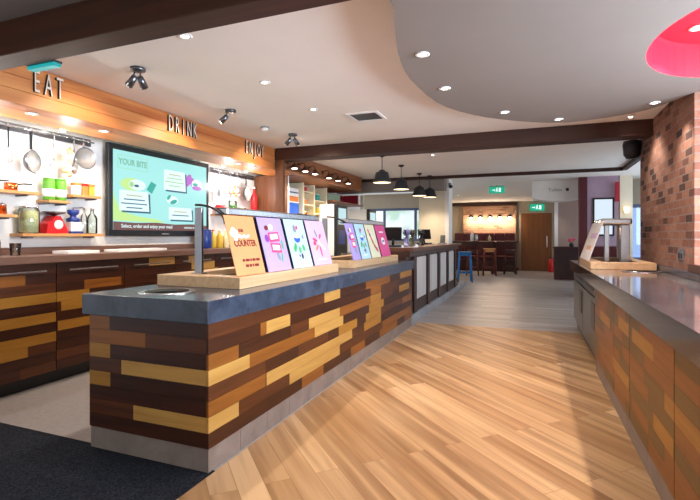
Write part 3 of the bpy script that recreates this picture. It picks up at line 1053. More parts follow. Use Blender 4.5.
for o in [q for q in bpy.data.objects if q.name.startswith('green_jar')]:
    MB().lathe(m_pw, [(0.0502, 0.03), (0.0512, 0.03), (0.0512, 0.10), (0.0502, 0.10)], n=20, cap=False).done('white_label', o)
for k, (y, m, l) in enumerate(((3.20, m_pw, 'white spice box at the near end of its shelf'), (3.275, m_orange, 'orange spice box in the middle of its shelf'), (3.35, m_yellow, 'yellow spice box beside the screen'))):
    t = thing('spice_box', l, 'box', (SX, y, 1.646), group='spice boxes by the screen')
    MB().box(m, -0.035, 0.035, -0.03, 0.03, 0, 0.09, 0.006).done('carton', t)
    MB().box(m_orange if k != 1 else m_red, -0.036, 0.036, -0.031, 0.031, 0.0905, 0.115, 0.004).done('lid', t)
m_copper = paint('copper', 'C8693C', 0.25, 1.0)
def pot(label, x, y, z, r, h, m, group=None):
    t = thing('saucepan', label, 'pan', (x, y, z), group=group)
    MB().lathe(m, [(r * 0.9, 0), (r, 0.01), (r, h), (r - 0.004, h), (r - 0.006, 0.012), (0.004, 0.01)], n=22).done('bowl', t)
    MB().tube(m_blackm, [(0, r, h * 0.85), (0.01, r + 0.05, h), (0.01, r + 0.12, h * 1.05)], 0.007).done('handle', t)
    return t
pot('small pale enamel saucepan on the shelf below the frying pan', SX, 2.38, 1.633, 0.075, 0.075, m_pw)
pot('small copper saucepan beyond the pale one on its shelf', SX, 2.60, 1.633, 0.05, 0.065, m_copper)
for y, m, l in ((2.30, m_steel, 'small steel salt pot on the short shelf, nearer one'), (2.42, m_steeld, 'small dark pepper pot on the short shelf'), (2.53, m_copper, 'small copper shaker at the end of the short shelf')):
    t = thing('shaker_pot', l, 'pot', (SX, y, 1.431))
    MB().lathe(m, [(0.032, 0), (0.035, 0.006), (0.03, 0.07), (0.032, 0.071)], n=16).done('body', t)
    MB().lathe(m_steel, [(0.033, 0.0715), (0.03, 0.085), (0.004, 0.095)], n=16).done('cap', t)

def rail(label, y0, y1, z):
    t = thing('hanging_rail', label, 'rail', (-4.198, (y0 + y1) / 2, z))
    w = (y1 - y0) / 2
    MB().box(m_steeld, 0.0, 0.03, -w, w, -0.035, 0.035, 0.003).done('back_plate', t)
    MB().tube(m_steel, [(0.07, -w, 0), (0.07, w, 0)], 0.008).done('bar', t)
    for s in (-0.9, 0.0, 0.9):
        MB().tube(m_steel, [(0.028, s * w, 0), (0.07, s * w, 0)], 0.006).done('standoff', t)
    return t
rail('steel utensil rail above the frying pan', 1.9, 3.42, 2.185)
rail('steel utensil rail in the niche beyond the screen', 5.30, 6.36, 2.17)
UX = -4.105
def hook(t, m=m_steel):
    MB().tube(m, [(-0.018, 0, 0.0125), (0.015, 0, 0.023), (0.034, 0, 0.0), (0.02, 0, -0.02)], 0.004).done('hook', t)
m_alu = paint('pale aluminium', '8F8B87', 0.4, 0.3)
def pan(name, label, y, z, r, drop, m, hm, tilt=0.35):
    t = thing(name, label, 'pan', (UX, y, z))
    hook(t)
    MB().box(hm, 0.012, 0.024, -0.012, 0.012, -drop, -0.012, 0.003).done('handle', t)
    mx = Matrix.Translation((0.03, 0, -drop - r)) @ Matrix.Rotation(tilt, 4, 'Z') @ Matrix.Rotation(R(90), 4, 'Y')
    b = MB().lathe(m, [(r * 0.8, -0.02), (r, 0.025), (r - 0.004, 0.027), (r * 0.80, -0.017), (0.004, -0.017)], n=30, mx=mx).done('bowl', t)
    MB().lathe(m_alu, [(r - 0.008, 0.022), (r * 0.785, -0.012), (0.004, -0.012)], n=30, mx=mx, cap=False).done('inside', b)
    return t
pan('frying_pan', 'large frying pan hanging by its black handle from the rail', 2.76, 2.174, 0.105, 0.17, m_steeld, m_blackm, 0.38)
pan('frying_pan', 'round blue grey frying pan hanging nearest the screen', 3.27, 2.17, 0.105, 0.06, m_steeld, m_steel, -0.1)
def utensil(name, label, y, z, L, head, m, cat='utensil', group=None):
    t = thing(name, label, cat, (UX, y, z), group=group)
    hook(t)
    mb = MB()
    mb.tube(m if head != 'whisk' else m_blackm, [(0.02, 0, -0.012), (0.02, 0, -L * 0.5), (0.022, 0, -L)], [0.008, 0.007, 0.006])
    mb.done('handle', t)
    mb = MB()
    if head == 'ladle':
        mx = Matrix.Translation((0.03, 0.0, -L - 0.04)) @ Matrix.Rotation(R(70), 4, 'Y')
        mb.lathe(m, [(0.004, -0.03), (0.03, -0.022), (0.045, 0), (0.042, 0), (0.027, -0.018), (0.004, -0.025)], n=20, mx=mx)
    elif head == 'whisk':
        for k in range(5):
            a = math.pi * k / 5
            pts = []
            for j in range(13):
                s = math.pi * j / 12
                q = 0.045 * math.sin(s) if j <= 12 else 0
                rr = 0.045 * math.sin(2 * math.pi * j / 12)
                pts.append((0.022 + math.cos(a) * rr, math.sin(a) * rr, -L - 0.07 + 0.07 * math.cos(2 * math.pi * j / 12)))
            mb.tube(m, pts, 0.002, 6)
    elif head == 'spoon':
        mx = Matrix.Translation((0.022, 0, -L - 0.045)) @ Matrix.Rotation(R(80), 4, 'Y') @ Matrix.Diagonal((1.5, 1, 1, 1))
        mb.lathe(m, [(0.004, -0.012), (0.022, -0.008), (0.032, 0), (0.03, 0), (0.02, -0.005), (0.004, -0.008)], n=18, mx=mx)
    elif head == 'slice':
        mb.box(m, 0.018, 0.023, -0.04, 0.04, -L - 0.11, -L, 0.002)
    elif head == 'masher':
        mb.tube(m, [(0.02, -0.045, -L - 0.05), (0.02, -0.03, -L), (0.02, 0.03, -L), (0.02, 0.045, -L - 0.05)], 0.004)
        mb.box(m, 0.0, 0.045, -0.05, 0.05, -L - 0.056, -L - 0.05, 0.002)
    mb.done('head', t)
    return t
utensil('balloon_whisk', 'wire whisk with black handle on the rail, before the frying pan', 2.57, 2.17, 0.17, 'whisk', m_steel)
utensil('soup_ladle', 'steel ladle on the rail just beyond the frying pan', 2.965, 2.17, 0.24, 'ladle', m_steel)
utensil('serving_spoon', 'steel serving spoon on the rail beside the round pan', 3.165, 2.17, 0.24, 'spoon', m_steel)
utensil('soup_ladle', 'steel ladle nearest the picture edge on the utensil rail', 2.36, 2.17, 0.24, 'ladle', m_steel)
utensil('fish_slice', 'steel slice in the niche beyond the screen', 5.36, 2.155, 0.24, 'slice', m_steel)
utensil('serving_spoon', 'steel spoon in the niche beyond the screen', 5.62, 2.155, 0.26, 'spoon', m_steel)
utensil('soup_ladle', 'steel ladle in the niche beside the dark pan', 5.80, 2.155, 0.22, 'ladle', m_steel)
pan('frying_pan', 'dark grey pan hanging in the niche beyond the screen', 6.02, 2.155, 0.12, 0.14, m_steeld, m_blackm, 0.2)
def garlic(y, z, label, n):
    t = thing('garlic_string', label, 'garlic string', (UX + 0.02, y, z))
    MB().tube(m_pasta, [(0, 0, 0.02), (0, 0, -0.06 * n)], 0.004).done('plait', t)
    q = random.Random(int(y * 100))
    for k in range(n):
        for sgn in (-1, 1):
            c = Vector((0.012, sgn * 0.024 + q.uniform(-0.006, 0.006), -0.05 - 0.056 * k + sgn * 0.012))
            MB().lathe(m_garlic[(k + (sgn > 0)) % 2], [(0.004, -0.024), (0.018, -0.018), (0.026, 0.0), (0.016, 0.016), (0.005, 0.03)], c, 12).done('bulb', t)
m_garlic = (paint('garlic skin', 'E9D7BE', 0.6), paint('onion skin', 'D09A5A', 0.5))
garlic(3.085, 2.09, 'string of pale garlic and onions above the green jars', 5)
garlic(5.70, 2.0, 'string of pale garlic and onions in the niche beyond the screen', 3)
# niche shelf things beyond the screen
t = thing('wall_shelf', 'shelf in the niche beyond the screen holding red pot', 'shelf', (-4.198, 5.82, 1.56), group='wooden shelves beside the screen')
MB().box(m_beechx, 0.0, 0.17, -0.5, 0.5, -0.025, 0.0, 0.002).done('board', t)
for y, r, h, m, l in ((5.42, 0.075, 0.12, m_red, 'red lidded pot in the niche beyond the screen'),):
    jar('lidded_pot', l, SX, y, 1.561, r, h, m, None, m_red, cat='pot')
jar('lime_jar', 'pale lime jar in the niche beyond the screen', SX, 5.70, 1.561, 0.06, 0.22, m_glassg, m_green, m_pw, 0.6)
jar('orange_jar', 'squat orange jar in the niche beyond the screen', SX, 5.92, 1.561, 0.07, 0.12, m_glassg, m_orange, m_pw, 0.8)
bottle('red_bottle', 'tall red bottle at the far end of the niche', SX, 6.26, 1.561, 0.05, 0.46, m_red, m_pw)
# sauce bottles and trays on the back worktop
for k, (y, m, l) in enumerate(((4.93, m_navy, 'blue tub on the back worktop beyond the screen'), (5.10, m_yellow, 'yellow sauce bottle beside the blue tub'), (5.24, m_yellow, 'yellow sauce bottle, middle of the three'),
                               (5.38, m_pasta, 'straw coloured sauce bottle beyond the yellow ones'))):
    if k == 0:
        jar('sauce_tub', l, -3.98, y, 1.0915, 0.09, 0.24, m, None, m, cat='tub')
    else:
        bottle('sauce_bottle', l, -3.98, y, 1.0915, 0.045, 0.24, m, m_red if k == 1 else m_pw)
for y, w, l in ((3.05, 0.16, 'white paper tray on the back worktop before the screen'), (3.75, 0.32, 'long pale tray on the back worktop under the screen')):
    t = thing('serving_tray', l, 'tray', (-3.90, y, 1.0915))
    MB().box(m_pw, -0.1, 0.1, -w, w, 0.0, 0.008, 0.002).done('base', t)
    mb = MB()
    for a in ((-0.1, -0.092, -w, w), (0.092, 0.1, -w, w), (-0.091, 0.091, -w, -w + 0.008), (-0.091, 0.091, w - 0.008, w)):
        mb.box(m_pw, *a, 0.0085, 0.026, 0.001)
    mb.done('rim', t)
t = thing('glass_tumbler', 'small glass tumbler on the back worktop near the frame edge', 'glass', (-3.92, 2.52, 1.0915))
MB().lathe(m_glass, [(0.035, 0), (0.042, 0.1), (0.039, 0.1), (0.032, 0.006), (0.003, 0.006)], n=20).done('bowl', t)
jar('spice_jar', 'dark topped spice jar on the back worktop beside the tumbler', -3.98, 2.40, 1.0915, 0.04, 0.13, m_glassg, m_orange, m_black, 0.7)

# ------------------------------------------------------------------ ceiling fittings
def downlight(x, y, z, label, e=16, group='ceiling downlights', col=SOFT, spot=110):
    t = thing('ceiling_downlight', label, 'downlight', (x, y, z), group=group)
    MB().lathe(m_white, [(0.045, 0.0), (0.045, -0.005), (0.027, -0.007), (0.024, -0.0005)], n=24).done('trim_ring', t)
    MB().lathe(m_bulbw, [(0.023, -0.001), (0.021, -0.004), (0.003, -0.005)], n=20).done('lamp', t)
    l = light('downlight_beam', 'SPOT', (0, 0, -0.02), e, col, (0, 0, 0), 0.03, spot=spot, blend=0.8)
    l.parent = t
    return t
D = [(-2.03, 2.33, 2.499, 'downlight in cream ceiling just beyond the near beam', 26), (-2.04, 3.27, 2.499, 'downlight in cream ceiling, middle of the row above the serving counter', 26), (-2.03, 4.14, 2.499, 'downlight in cream ceiling, beside the air vent', 26),
     (-0.65, 2.86, 2.379, 'downlight in the taupe ceiling raft, nearest its curved corner', 30), (-0.64, 3.58, 2.379, 'second downlight along the curved raft edge', 30), (-0.26, 4.47, 2.379, 'third downlight along the curved raft edge', 30),
     (0.21, 4.93, 2.379, 'fourth downlight at the tip of the raft beside the beam', 26), (0.94, 4.62, 2.379, 'downlight at the raft end in front of the brick pier', 26), (0.93, 5.62, 2.499, 'downlight beyond the raft, beside the brick pier and beam', 26),
     (-1.46, 7.15, 2.499, 'downlight beyond the timber beam, before the pendants', 34)]
for x, y, z, l, e in D:
    downlight(x, y, z, l, e)
rl = downlight(0.98, 3.66, 2.606, 'lamp inside the red round ceiling recess', 90)
l = light('recess_glow', 'POINT', (0.25, -0.35, -0.1), 6, SOFT, size=0.05)
l.parent = rl
for y, q in ((1.75, 'nearer'), (0.5, 'nearest the camera')):
    downlight(0.95, y, 2.379, 'downlight in the raft above the right hand worktop, ' + q, 80)

def spotlight(x, y, label, heads):
    t = thing('ceiling_spotlight', label, 'spotlight', (x, y, CH - 0.001), group='chrome ceiling spotlights')
    MB().lathe(m_steeld, [(0.055, 0), (0.055, -0.018), (0.05, -0.022), (0.004, -0.024)], n=24).done('base_plate', t)
    for dx, dy in heads:
        p0 = Vector((dx * 0.035, dy * 0.035, -0.024))
        p1 = p0 + Vector((dx * 0.02, dy * 0.02, -0.05))
        d = Vector((dx * 0.9, dy * 0.9, -0.75)).normalized()
        MB().tube(m_steeld, [p0, p1], 0.006).done('arm', t)
        hd = MB().cyl(m_steeld, p1 - d * 0.03, p1 + d * 0.06, 0.022, 0.03, 20).done('lamp_head', t)
        MB().cyl(m_bulb, p1 + d * 0.0605, p1 + d * 0.063, 0.024, n=20).done('lens', hd)
        q = p1 + d * 0.075
        l = light('spot_beam', 'SPOT', q, 26, WARM, d.to_track_quat('-Z', 'Y').to_euler(), 0.02, spot=95, blend=0.7)
        l.parent = t
    return t
spotlight(-2.75, 2.65, 'twin headed chrome ceiling spotlight beside EAT', [(-1, 0.1), (-0.3, 0.9)])
spotlight(-2.81, 3.87, 'single chrome ceiling spotlight beside DRINK', [(-1, -0.2)])
spotlight(-2.76, 5.06, 'twin headed chrome ceiling spotlight before the timber beam', [(-1, 0.2), (0.2, 0.9)])
t = thing('smoke_detector', 'small pale blue grey detector on the ceiling between two spotlights', 'detector', (-2.88, 4.62, CH - 0.001))
MB().lathe(m_grey, [(0.05, 0), (0.05, -0.012), (0.003, -0.013)], n=24).done('base', t)
MB().lathe(m_white, [(0.042, -0.0135), (0.038, -0.035), (0.003, -0.04)], n=24).done('cap', t)
# air vent
t = thing('ceiling_vent', 'square slatted grey air vent in the cream ceiling', 'vent', (-1.63, 4.58, CH - 0.001))
mb = MB()
for a in ((-0.17, 0.17, -0.17, -0.14), (-0.17, 0.17, 0.14, 0.17), (-0.17, -0.14, -0.14, 0.14), (0.14, 0.17, -0.14, 0.14)):
    mb.box(m_white, *a, -0.012, 0)
mb.done('frame', t)
mb = MB()
for k in range(9):
    y = -0.125 + k * 0.031
    mb.box(m_steeld, -0.14, 0.14, y - 0.011, y + 0.011, -0.008, -0.005, mx=Matrix.Translation((0, 0, 0)))
mb.box(m_black, -0.14, 0.14, -0.14, 0.14, -0.002, 0)
mb.done('slats', t)

# spots under the bulkhead for the niches
for y, l in ((2.45, 'recessed lamp under the bulkhead above the whisk'), (3.1, 'recessed lamp under the bulkhead above the serving spoon'), (5.15, 'recessed lamp under the bulkhead beyond the screen'), (5.5, 'recessed lamp under the bulkhead above the niche')):
    downlight(-3.62, y, 2.199, l, 8, 'lamps under the timber bulkhead', SOFT)
for y, l in ((2.33, 'round lamp by the utensil rail near the frame edge'), (3.02, 'round lamp above the utensil rail by the ladle'), (5.40, 'round lamp above the niche rail, nearer one'), (5.95, 'round lamp above the niche rail, farther one')):
    t = thing('rail_lamp', l, 'lamp', (-4.04, y, 2.269), group='small lamps above the utensil rails')
    MB().cyl(m_chrome, (0, 0, 0), (0, 0, -0.03), 0.022, n=16).done('housing', t)
    MB().lathe(m_bulbw, [(0.02, -0.0305), (0.024, -0.045), (0.015, -0.06), (0.003, -0.063)], n=16).done('bulb', t)
    li = light('rail_lamp_glow', 'POINT', (0.10, 0, -0.32), 5.5, (1, 0.96, 0.92), size=0.03)
    li.parent = t
for y, e in ((2.0, 5), (3.0, 7), (5.5, 5)):
    pass

# ------------------------------------------------------------------ back bar
# timber fascia with swan neck lamps
struct(MB().box(m_fascia, -3.50, -3.45, 6.0, 9.4, 2.20, CH - 0.001).box(m_fascia, -4.199, -3.501, 6.49, 9.4, 2.20, 2.22).done('trim_11'))
def barn_lamp(y, label):
    t = thing('swan_neck_lamp', label, 'lamp', (-3.449, y, 2.36), group='bronze swan neck lamps over the back bar')
    MB().cyl(m_bronze, (0, 0, 0), (0.012, 0, 0), 0.035, n=18).done('wall_rose', t)
    MB().tube(m_bronze, [(0.012, 0, 0), (0.06, 0, 0.03), (0.11, 0, 0.02), (0.125, 0, -0.02)], 0.008).done('neck', t)
    s = MB().lathe(m_bronze, [(0.012, -0.02), (0.025, -0.045), (0.045, -0.06), (0.10, -0.115), (0.095, -0.115), (0.03, -0.06), (0.003, -0.05)], (0.125, 0, 0), 22).done('shade', t)
    MB().lathe(m_bulbw, [(0.004, -0.062), (0.02, -0.075), (0.042, -0.108), (0.003, -0.113)], (0.125, 0, 0), 16).done('bulb', s)
    l = light('swan_neck_glow', 'SPOT', (0.125, 0, -0.13), 20, WARM, size=0.03, spot=130)
    l.parent = t
m_bronze = paint('dark bronze', '5E3A2A', 0.4, 0.5)
for y, l in ((6.15, 'bronze swan neck lamp nearest the walnut panel'), (6.5, 'second bronze swan neck lamp from the walnut panel'), (6.85, 'third bronze swan neck lamp from the walnut panel'),
             (7.4, 'fourth bronze swan neck lamp, past the bookcase'), (7.8, 'fifth bronze swan neck lamp, over the red shelf'), (8.3, 'last bronze swan neck lamp, furthest from the walnut panel')):
    barn_lamp(y, l)

# open shelving unit facing the aisle
t = thing('shelving_unit', 'tall ivory open shelving unit with small bottles and packs behind the gantry', 'shelving', (-4.19, 7.4, 0))
BZ = 2.19
MB().box(m_ivory, 0.0, 0.02, -0.88, 0.95, 0.9, BZ).done('back_panel', t)
for y in (-0.88, -0.08, 0.36, 0.905):
    MB().box(m_ivory, 0.021, 0.40, y, y + 0.05, 0.9, BZ, 0.002).done('upright', t)
for y0, y1, zs in ((-0.029, 0.359, (1.05, 1.32, 1.56, 1.80, 2.03)), (0.411, 0.904, (1.12, 1.40, 1.66, 1.90)), (-0.829, -0.081, (1.25,))):
    for z in zs:
        MB().box(m_ivory, 0.021, 0.385, y0, y1, z, z + 0.022).done('shelf_board', t)
MB().box(m_walnut, 0.0, 0.42, -0.88, 0.95, 0.0, 0.899).done('base', t)
# leaflet rack in the first bay
t = thing('leaflet_rack', 'leaflet rack with orange header and blue panels in the first bay of the ivory shelving', 'rack', (-3.90, 6.94, 1.273))
MB().box(m_pw, 0.0, 0.05, -0.34, 0.34, 0.55, 0.80, 0.003).done('header_board', t)
MB().box(m_orange, 0.0505, 0.053, -0.32, 0.32, 0.57, 0.66).done('orange_stripe', t)
MB().box(m_navy, 0.0505, 0.053, -0.32, 0.32, 0.715, 0.735).done('navy_line', t)
MB().box(m_pb, 0.0, 0.05, -0.34, 0.34, 0.30, 0.549, 0.003).done('blue_panel', t)
for k in range(5):
    y = -0.272 + k * 0.136
    MB().box(m_pgr if k % 2 else m_navy, 0.0, 0.05, y - 0.06, y + 0.06, 0.0, 0.295, 0.003).done('leaflet_pocket', t)
# stock on the narrow shelves
stock = [(7.47, 1.823, m_red, 0.07, 0.15, 'red tin on the upper narrow shelf'), (7.60, 2.053, m_red, 0.06, 0.1, 'small red tin on the top narrow shelf'), (7.62, 1.823, m_orange, 0.05, 0.1, 'orange tin beside the red one'),
         (7.48, 1.583, m_teal, 0.07, 0.18, 'teal tin on the middle narrow shelf'), (7.63, 1.583, m_copper, 0.05, 0.12, 'copper tin beside the teal one'), (7.5, 1.343, m_navy, 0.06, 0.14, 'navy tin on the low narrow shelf'),
         (7.64, 1.343, m_orange, 0.05, 0.15, 'orange tin on the low narrow shelf'), (7.93, 1.923, m_pgr, 0.07, 0.13, 'grey tin on the wider upper shelf'), (7.93, 1.683, m_green, 0.07, 0.15, 'green tin on the wider shelf'),
         (8.0, 1.423, m_dark, 0.08, 0.13, 'dark tin on the wider shelf below the green one'), (8.15, 1.683, m_yellow, 0.06, 0.12, 'yellow tin beside the green one'), (8.15, 1.923, m_teal, 0.05, 0.13, 'teal tin beside the grey one')]
for y, z, m, r, h, l in stock:
    jar('stock_tin', l, -3.92, y, z, r, h, m, None, m_pw, cat='tin', group='tins on the ivory shelving')

# red backed shelf
t = thing('display_shelf', 'red backed wooden display shelf over the coffee machines', 'shelf', (-4.19, 9.35, 1.93))
MB().box(m_redwall, 0.0, 0.02, -0.95, 0.80, 0.03, 0.26).done('red_back', t)
MB().box(m_redwall, 0.021, 0.38, 0.75, 0.80, 0.03, 0.26).done('red_end', t)
MB().box(m_fascia, 0.0, 0.5, -0.95, 0.80, 0.0, 0.029, 0.003).done('board', t)
MB().box(m_ivory, 0.42, 0.5, 0.81, 0.88, -0.13, 0.26).done('end_post', t)
t = thing('sage_box', 'pale sage green box on the red backed display shelf', 'box', (-3.95, 8.85, 1.9605))
MB().box(paint('sage card', 'A9BFA0', 0.6), -0.1, 0.1, -0.3, 0.3, 0, 0.12, 0.004).done('carton', t)
MB().box(paint('sage lid', 'BFD0B4', 0.6), -0.104, 0.104, -0.304, 0.304, 0.1205, 0.15, 0.004).done('lid', t)

def machine(x0, x1, y0, y1, label):
    t = thing('coffee_machine', label, 'coffee machine', ((x0 + x1) / 2, (y0 + y1) / 2, 0.905), group='tall coffee machines on the back bar')
    a, b = (x1 - x0) / 2, (y1 - y0) / 2
    MB().box(m_white, -a, a - 0.06, -b, b, 0.0, 0.9, 0.006).done('side_casing', t)
    f = MB().box(m_black, a - 0.0595, a, -b, b, 0.0, 0.9, 0.006).done('front_panel', t)
    MB().box(emit('machine display', 'C5E8F0', 0.6), a + 0.0005, a + 0.003, -b + 0.06, b - 0.06, 0.55, 0.84).done('display', f)
    MB().box(m_navy, a + 0.0005, a + 0.003, -b + 0.08, b - 0.12, 0.2, 0.45).done('drinks_label', f)
    MB().box(m_steel, a + 0.0005, a + 0.09, -b + 0.08, b - 0.08, 0.02, 0.04).done('drip_tray', t)
    return t
machine(-3.54, -3.20, 7.47, 7.94, 'white sided coffee machine with glowing front, nearer of the two')
machine(-3.68, -3.20, 9.16, 9.62, 'white sided coffee machine with glowing front, farther of the two')
t = thing('back_bar_cabinet', 'dark low back bar cabinet carrying the coffee machines', 'cabinet', (-3.45, 8.6, 0))
MB().box(m_dkwood, -0.3, 0.38, -1.2, 1.15, 0.0, 0.86).done('body', t)
MB().box(m_slate, -0.32, 0.40, -1.2, 1.15, 0.8605, 0.904, 0.004).done('top', t)
for k in range(3):
    y = -1.19 + k * 0.78
    MB().box(m_dkwood, 0.381, 0.395, y, y + 0.765, 0.08, 0.84, 0.003).done('door', t)

# ------------------------------------------------------------------ bar with limewashed panels
t = thing('bar_counter', 'dark timber bar with pale limewashed panels beyond the serving counter', 'bar', (-1.9, 8.65, 0))
oy = 8.65
ya, yb = 6.38, 10.9
MB().box(m_barpost, -0.25, 0.22, ya - oy, yb - oy, 0.0, 1.03).done('carcass', t)
k = 0
y = 6.66
while y < 10.85:
    w = 0.16
    MB().box(m_barpost, 0.2205, 0.27, y - oy, y + w - oy, 0.13, 0.95, 0.003).done('post', t)
    if y + 0.95 < yb + 0.2:
        MB().box(m_limewash, 0.2205, 0.245, y + w + 0.03 - oy, min(y + 0.93 - 0.03, yb) - oy, 0.30, 0.93, 0.003).done('panel', t)
    y += 0.93
MB().box(m_barpost, 0.2205, 0.25, ya - oy, yb - oy, 0.13, 0.295).done('lower_rail', t)
MB().box(m_barpost, 0.2205, 0.275, ya - oy, yb - oy, 0.955, 1.03).done('upper_rail', t)
MB().box(m_kick, 0.2205, 0.29, ya - oy, yb + 1.1 - oy, 0.001, 0.125, 0.003).done('kick_plate', t)
MB().box(m_bartop, -0.34, 0.32, ya - oy, yb + 0.1 - oy, 1.031, 1.085, 0.005).done('bar_top', t)

# things standing on the bar
def till(x, y, rz, label):
    t = thing('till_screen', label, 'till', (x, y, 1.086), rz, group='till screens on the bar')
    MB().box(m_black, -0.12, 0.12, -0.1, 0.1, 0, 0.03, 0.004).done('base', t)
    MB().tube(m_black, [(0, 0.0, 0.03), (0, 0.03, 0.12)], 0.02).done('stem', t)
    mx = Matrix.Translation((0, 0.0, 0.20)) @ Matrix.Rotation(R(-18), 4, 'X')
    MB().box(m_black, -0.13, 0.13, -0.02, 0.02, -0.1, 0.1, 0.006, mx).done('screen', t)
    return t
till(-1.98, 6.75, R(200), 'black till screen on the bar, nearest the pink card')
def tapfont(x, y, label, m):
    t = thing('beer_font', label, 'beer tap', (x, y, 1.086), group='beer fonts on the bar')
    MB().lathe(m, [(0.06, 0), (0.06, 0.012), (0.04, 0.02), (0.035, 0.18), (0.06, 0.2), (0.06, 0.25), (0.03, 0.275), (0.004, 0.28)], n=20).done('column', t)
    MB().tube(m_chrome, [(0, -0.03, 0.17), (0, -0.11, 0.17), (0, -0.125, 0.12)], 0.011).done('spout', t)
    MB().tube(m_black, [(0, -0.06, 0.182), (0, -0.075, 0.26)], [0.008, 0.016]).done('handle', t)
    return t
m_violet = paint('violet enamel', '6E6C98', 0.3)
m_olive = paint('olive enamel', '3E3F22', 0.4)
tapfont(-1.93, 7.35, 'violet enamel beer font on the bar beside the till', m_violet)
tapfont(-2.0, 8.0, 'dark olive beer font on the bar before the cream column', m_olive)
tapfont(-1.92, 8.35, 'black beer font on the bar before the cream column', m_black)
till(-2.05, 9.2, R(170), 'black till screen on the bar in front of the cream column')
t = thing('card_reader', 'small grey card reader leaning on the bar beside the column', 'card reader', (-1.8, 9.8, 1.086))
MB().box(m_pgr, -0.08, 0.08, -0.05, 0.05, 0, 0.02, 0.003).done('cradle', t)
MB().box(m_black, -0.05, 0.05, -0.015, 0.015, 0.02, 0.19, 0.004, Matrix.Rotation(R(-20), 4, 'X')).done('handset', t)
bottle('wine_bottle', 'clear bottle on the bar top near the column edge', -1.75, 10.3, 1.086, 0.04, 0.3, m_glassg, m_steel)

# pendants
def pendant(x, y, z, label):
    t = thing('pendant_lamp', label, 'pendant lamp', (x, y, z), group='black pendant lamps above the bar')
    MB().lathe(m_blackm, [(0.05, CH - 0.001 - z), (0.05, CH - 0.02 - z), (0.006, CH - 0.04 - z)], n=20).done('ceiling_rose', t)
    MB().tube(m_blackm, [(0, 0, 0.19), (0, 0, CH - 0.038 - z)], 0.006).done('cord', t)
    s = MB().lathe(m_dark, [(0.03, 0.20), (0.045, 0.19), (0.05, 0.175), (0.085, 0.165), (0.10, 0.15), (0.12, 0.06), (0.14, 0.03), (0.142, 0.0), (0.136, 0.0), (0.115, 0.06), (0.095, 0.14), (0.03, 0.16)], n=30).done('shade', t)
    MB().lathe(m_shadein, [(0.134, 0.002), (0.11, 0.02), (0.003, 0.03)], n=30).done('diffuser', s)
    l = light('pendant_glow', 'SPOT', (0, 0, -0.02), 22, WARM, size=0.08, spot=140)
    l.parent = t
for y, l in ((6.87, 'black metal pendant nearest the timber beam'), (7.98, 'second black metal pendant from the beam'), (9.15, 'third black metal pendant from the beam'), (10.0, 'last black metal pendant, before the cream column')):
    pendant(-2.19 if y < 8.5 else -2.14 if y < 9.5 else -2.02, y if y < 9.5 else 9.58, 2.07 if y < 9 else 2.05, l)
# small lights in the far left ceiling
for x, y, l in ((-3.2, 10.9, 'downlight beyond the beige ceiling drop, nearer one'), (-3.0, 11.6, 'downlight beyond the beige ceiling drop, middle one'), (-3.3, 12.5, 'downlight near the street windows')):
    downlight(x, y, 2.499, l, 9)
# camera housing on column and speaker by the pier
t = thing('security_camera', 'small dark security camera on the white edge of the cream column', 'camera', (-1.66, 10.02, 2.33))
MB().box(m_grey, -0.05, -0.0, -0.02, 0.039, 0.0, 0.05).done('bracket', t)
MB().lathe(m_black, [(0.03, 0), (0.045, -0.03), (0.03, -0.06), (0.003, -0.07)], (0, -0.02, 0), 18).done('dome', t)
t = thing('wall_speaker', 'round black speaker hanging at the brick pier behind the beam', 'speaker', (1.06, 6.30, 2.20))
MB().lathe(m_blackm, [(0.004, -0.05), (0.06, -0.042), (0.09, 0.0), (0.10, 0.12), (0.09, 0.16), (0.004, 0.165)], n=28).done('cabinet', t)
MB().box(m_blackm, -0.02, 0.02, -0.02, 0.02, 0.1655, 0.299).done('stem', t)

# ------------------------------------------------------------------ right hand counter
T = thing('carvery_counter', 'plinth and carcass of the strip clad counter along the brick pier', 'counter', (0.9, 4.0, 0))
def rbox(m, name, *a, **k):
    part(MB().box(m, *a, **k), name, T)
def sx(y):
    return 0.558 - 0.0143 * y
def slab(m, off, x1, y0, y1, z0, z1):
    return MB().poly(m, [(sx(y0) + off, y0, z0), (x1, y0, z0), (x1, y1, z0), (sx(y1) + off, y1, z0)], (0, 0, z1 - z0))
part(slab(m_walnut, 0.046, 1.165, -0.6, 4.84, 0.131, 0.787), 'carcass', T)
part(slab(m_plinth, 0.036, 1.165, -0.6, 4.84, 0.001, 0.13), 'plinth', T)
gaps = [0.3, 1.2, 1.95, 2.35, 3.27, 3.83, 4.84]
RL = {0: [(1.3, 1.7, 'm'), (2.5, 3.0, 'm'), (3.4, 3.7, 'm'), (4.1, 4.5, 'm')], 1: [(1.9, 2.35, 'm'), (2.7, 3.2, 'o'), (3.3, 3.65, 'o'), (4.2, 4.6, 'm')], 2: [(1.3, 1.9, 'm'), (2.36, 2.9, 'm'), (3.5, 3.9, 'm'), (4.0, 4.5, 'o')],
      3: [(2.0, 2.5, 'o'), (2.9, 3.5, 'm'), (3.84, 4.3, 'm')], 4: [(1.5, 2.2, 'm'), (2.8, 3.27, 'm'), (3.6, 4.0, 'm')], 5: [(1.2, 1.8, 'm'), (2.36, 2.7, 'o'), (3.3, 3.9, 'o'), (4.2, 4.6, 'm')], 6: [(1.9, 2.5, 'm'), (2.8, 3.2, 'm'), (4.0, 4.5, 'm')], 7: [(2.1, 2.8, 'm'), (3.4, 3.8, 'm')]}
lab = ['nearest the camera', 'right under the near slab corner', 'narrow one near the frame edge', 'widest one in view', 'narrow one beyond the wide panel', 'next to the steel fridge']
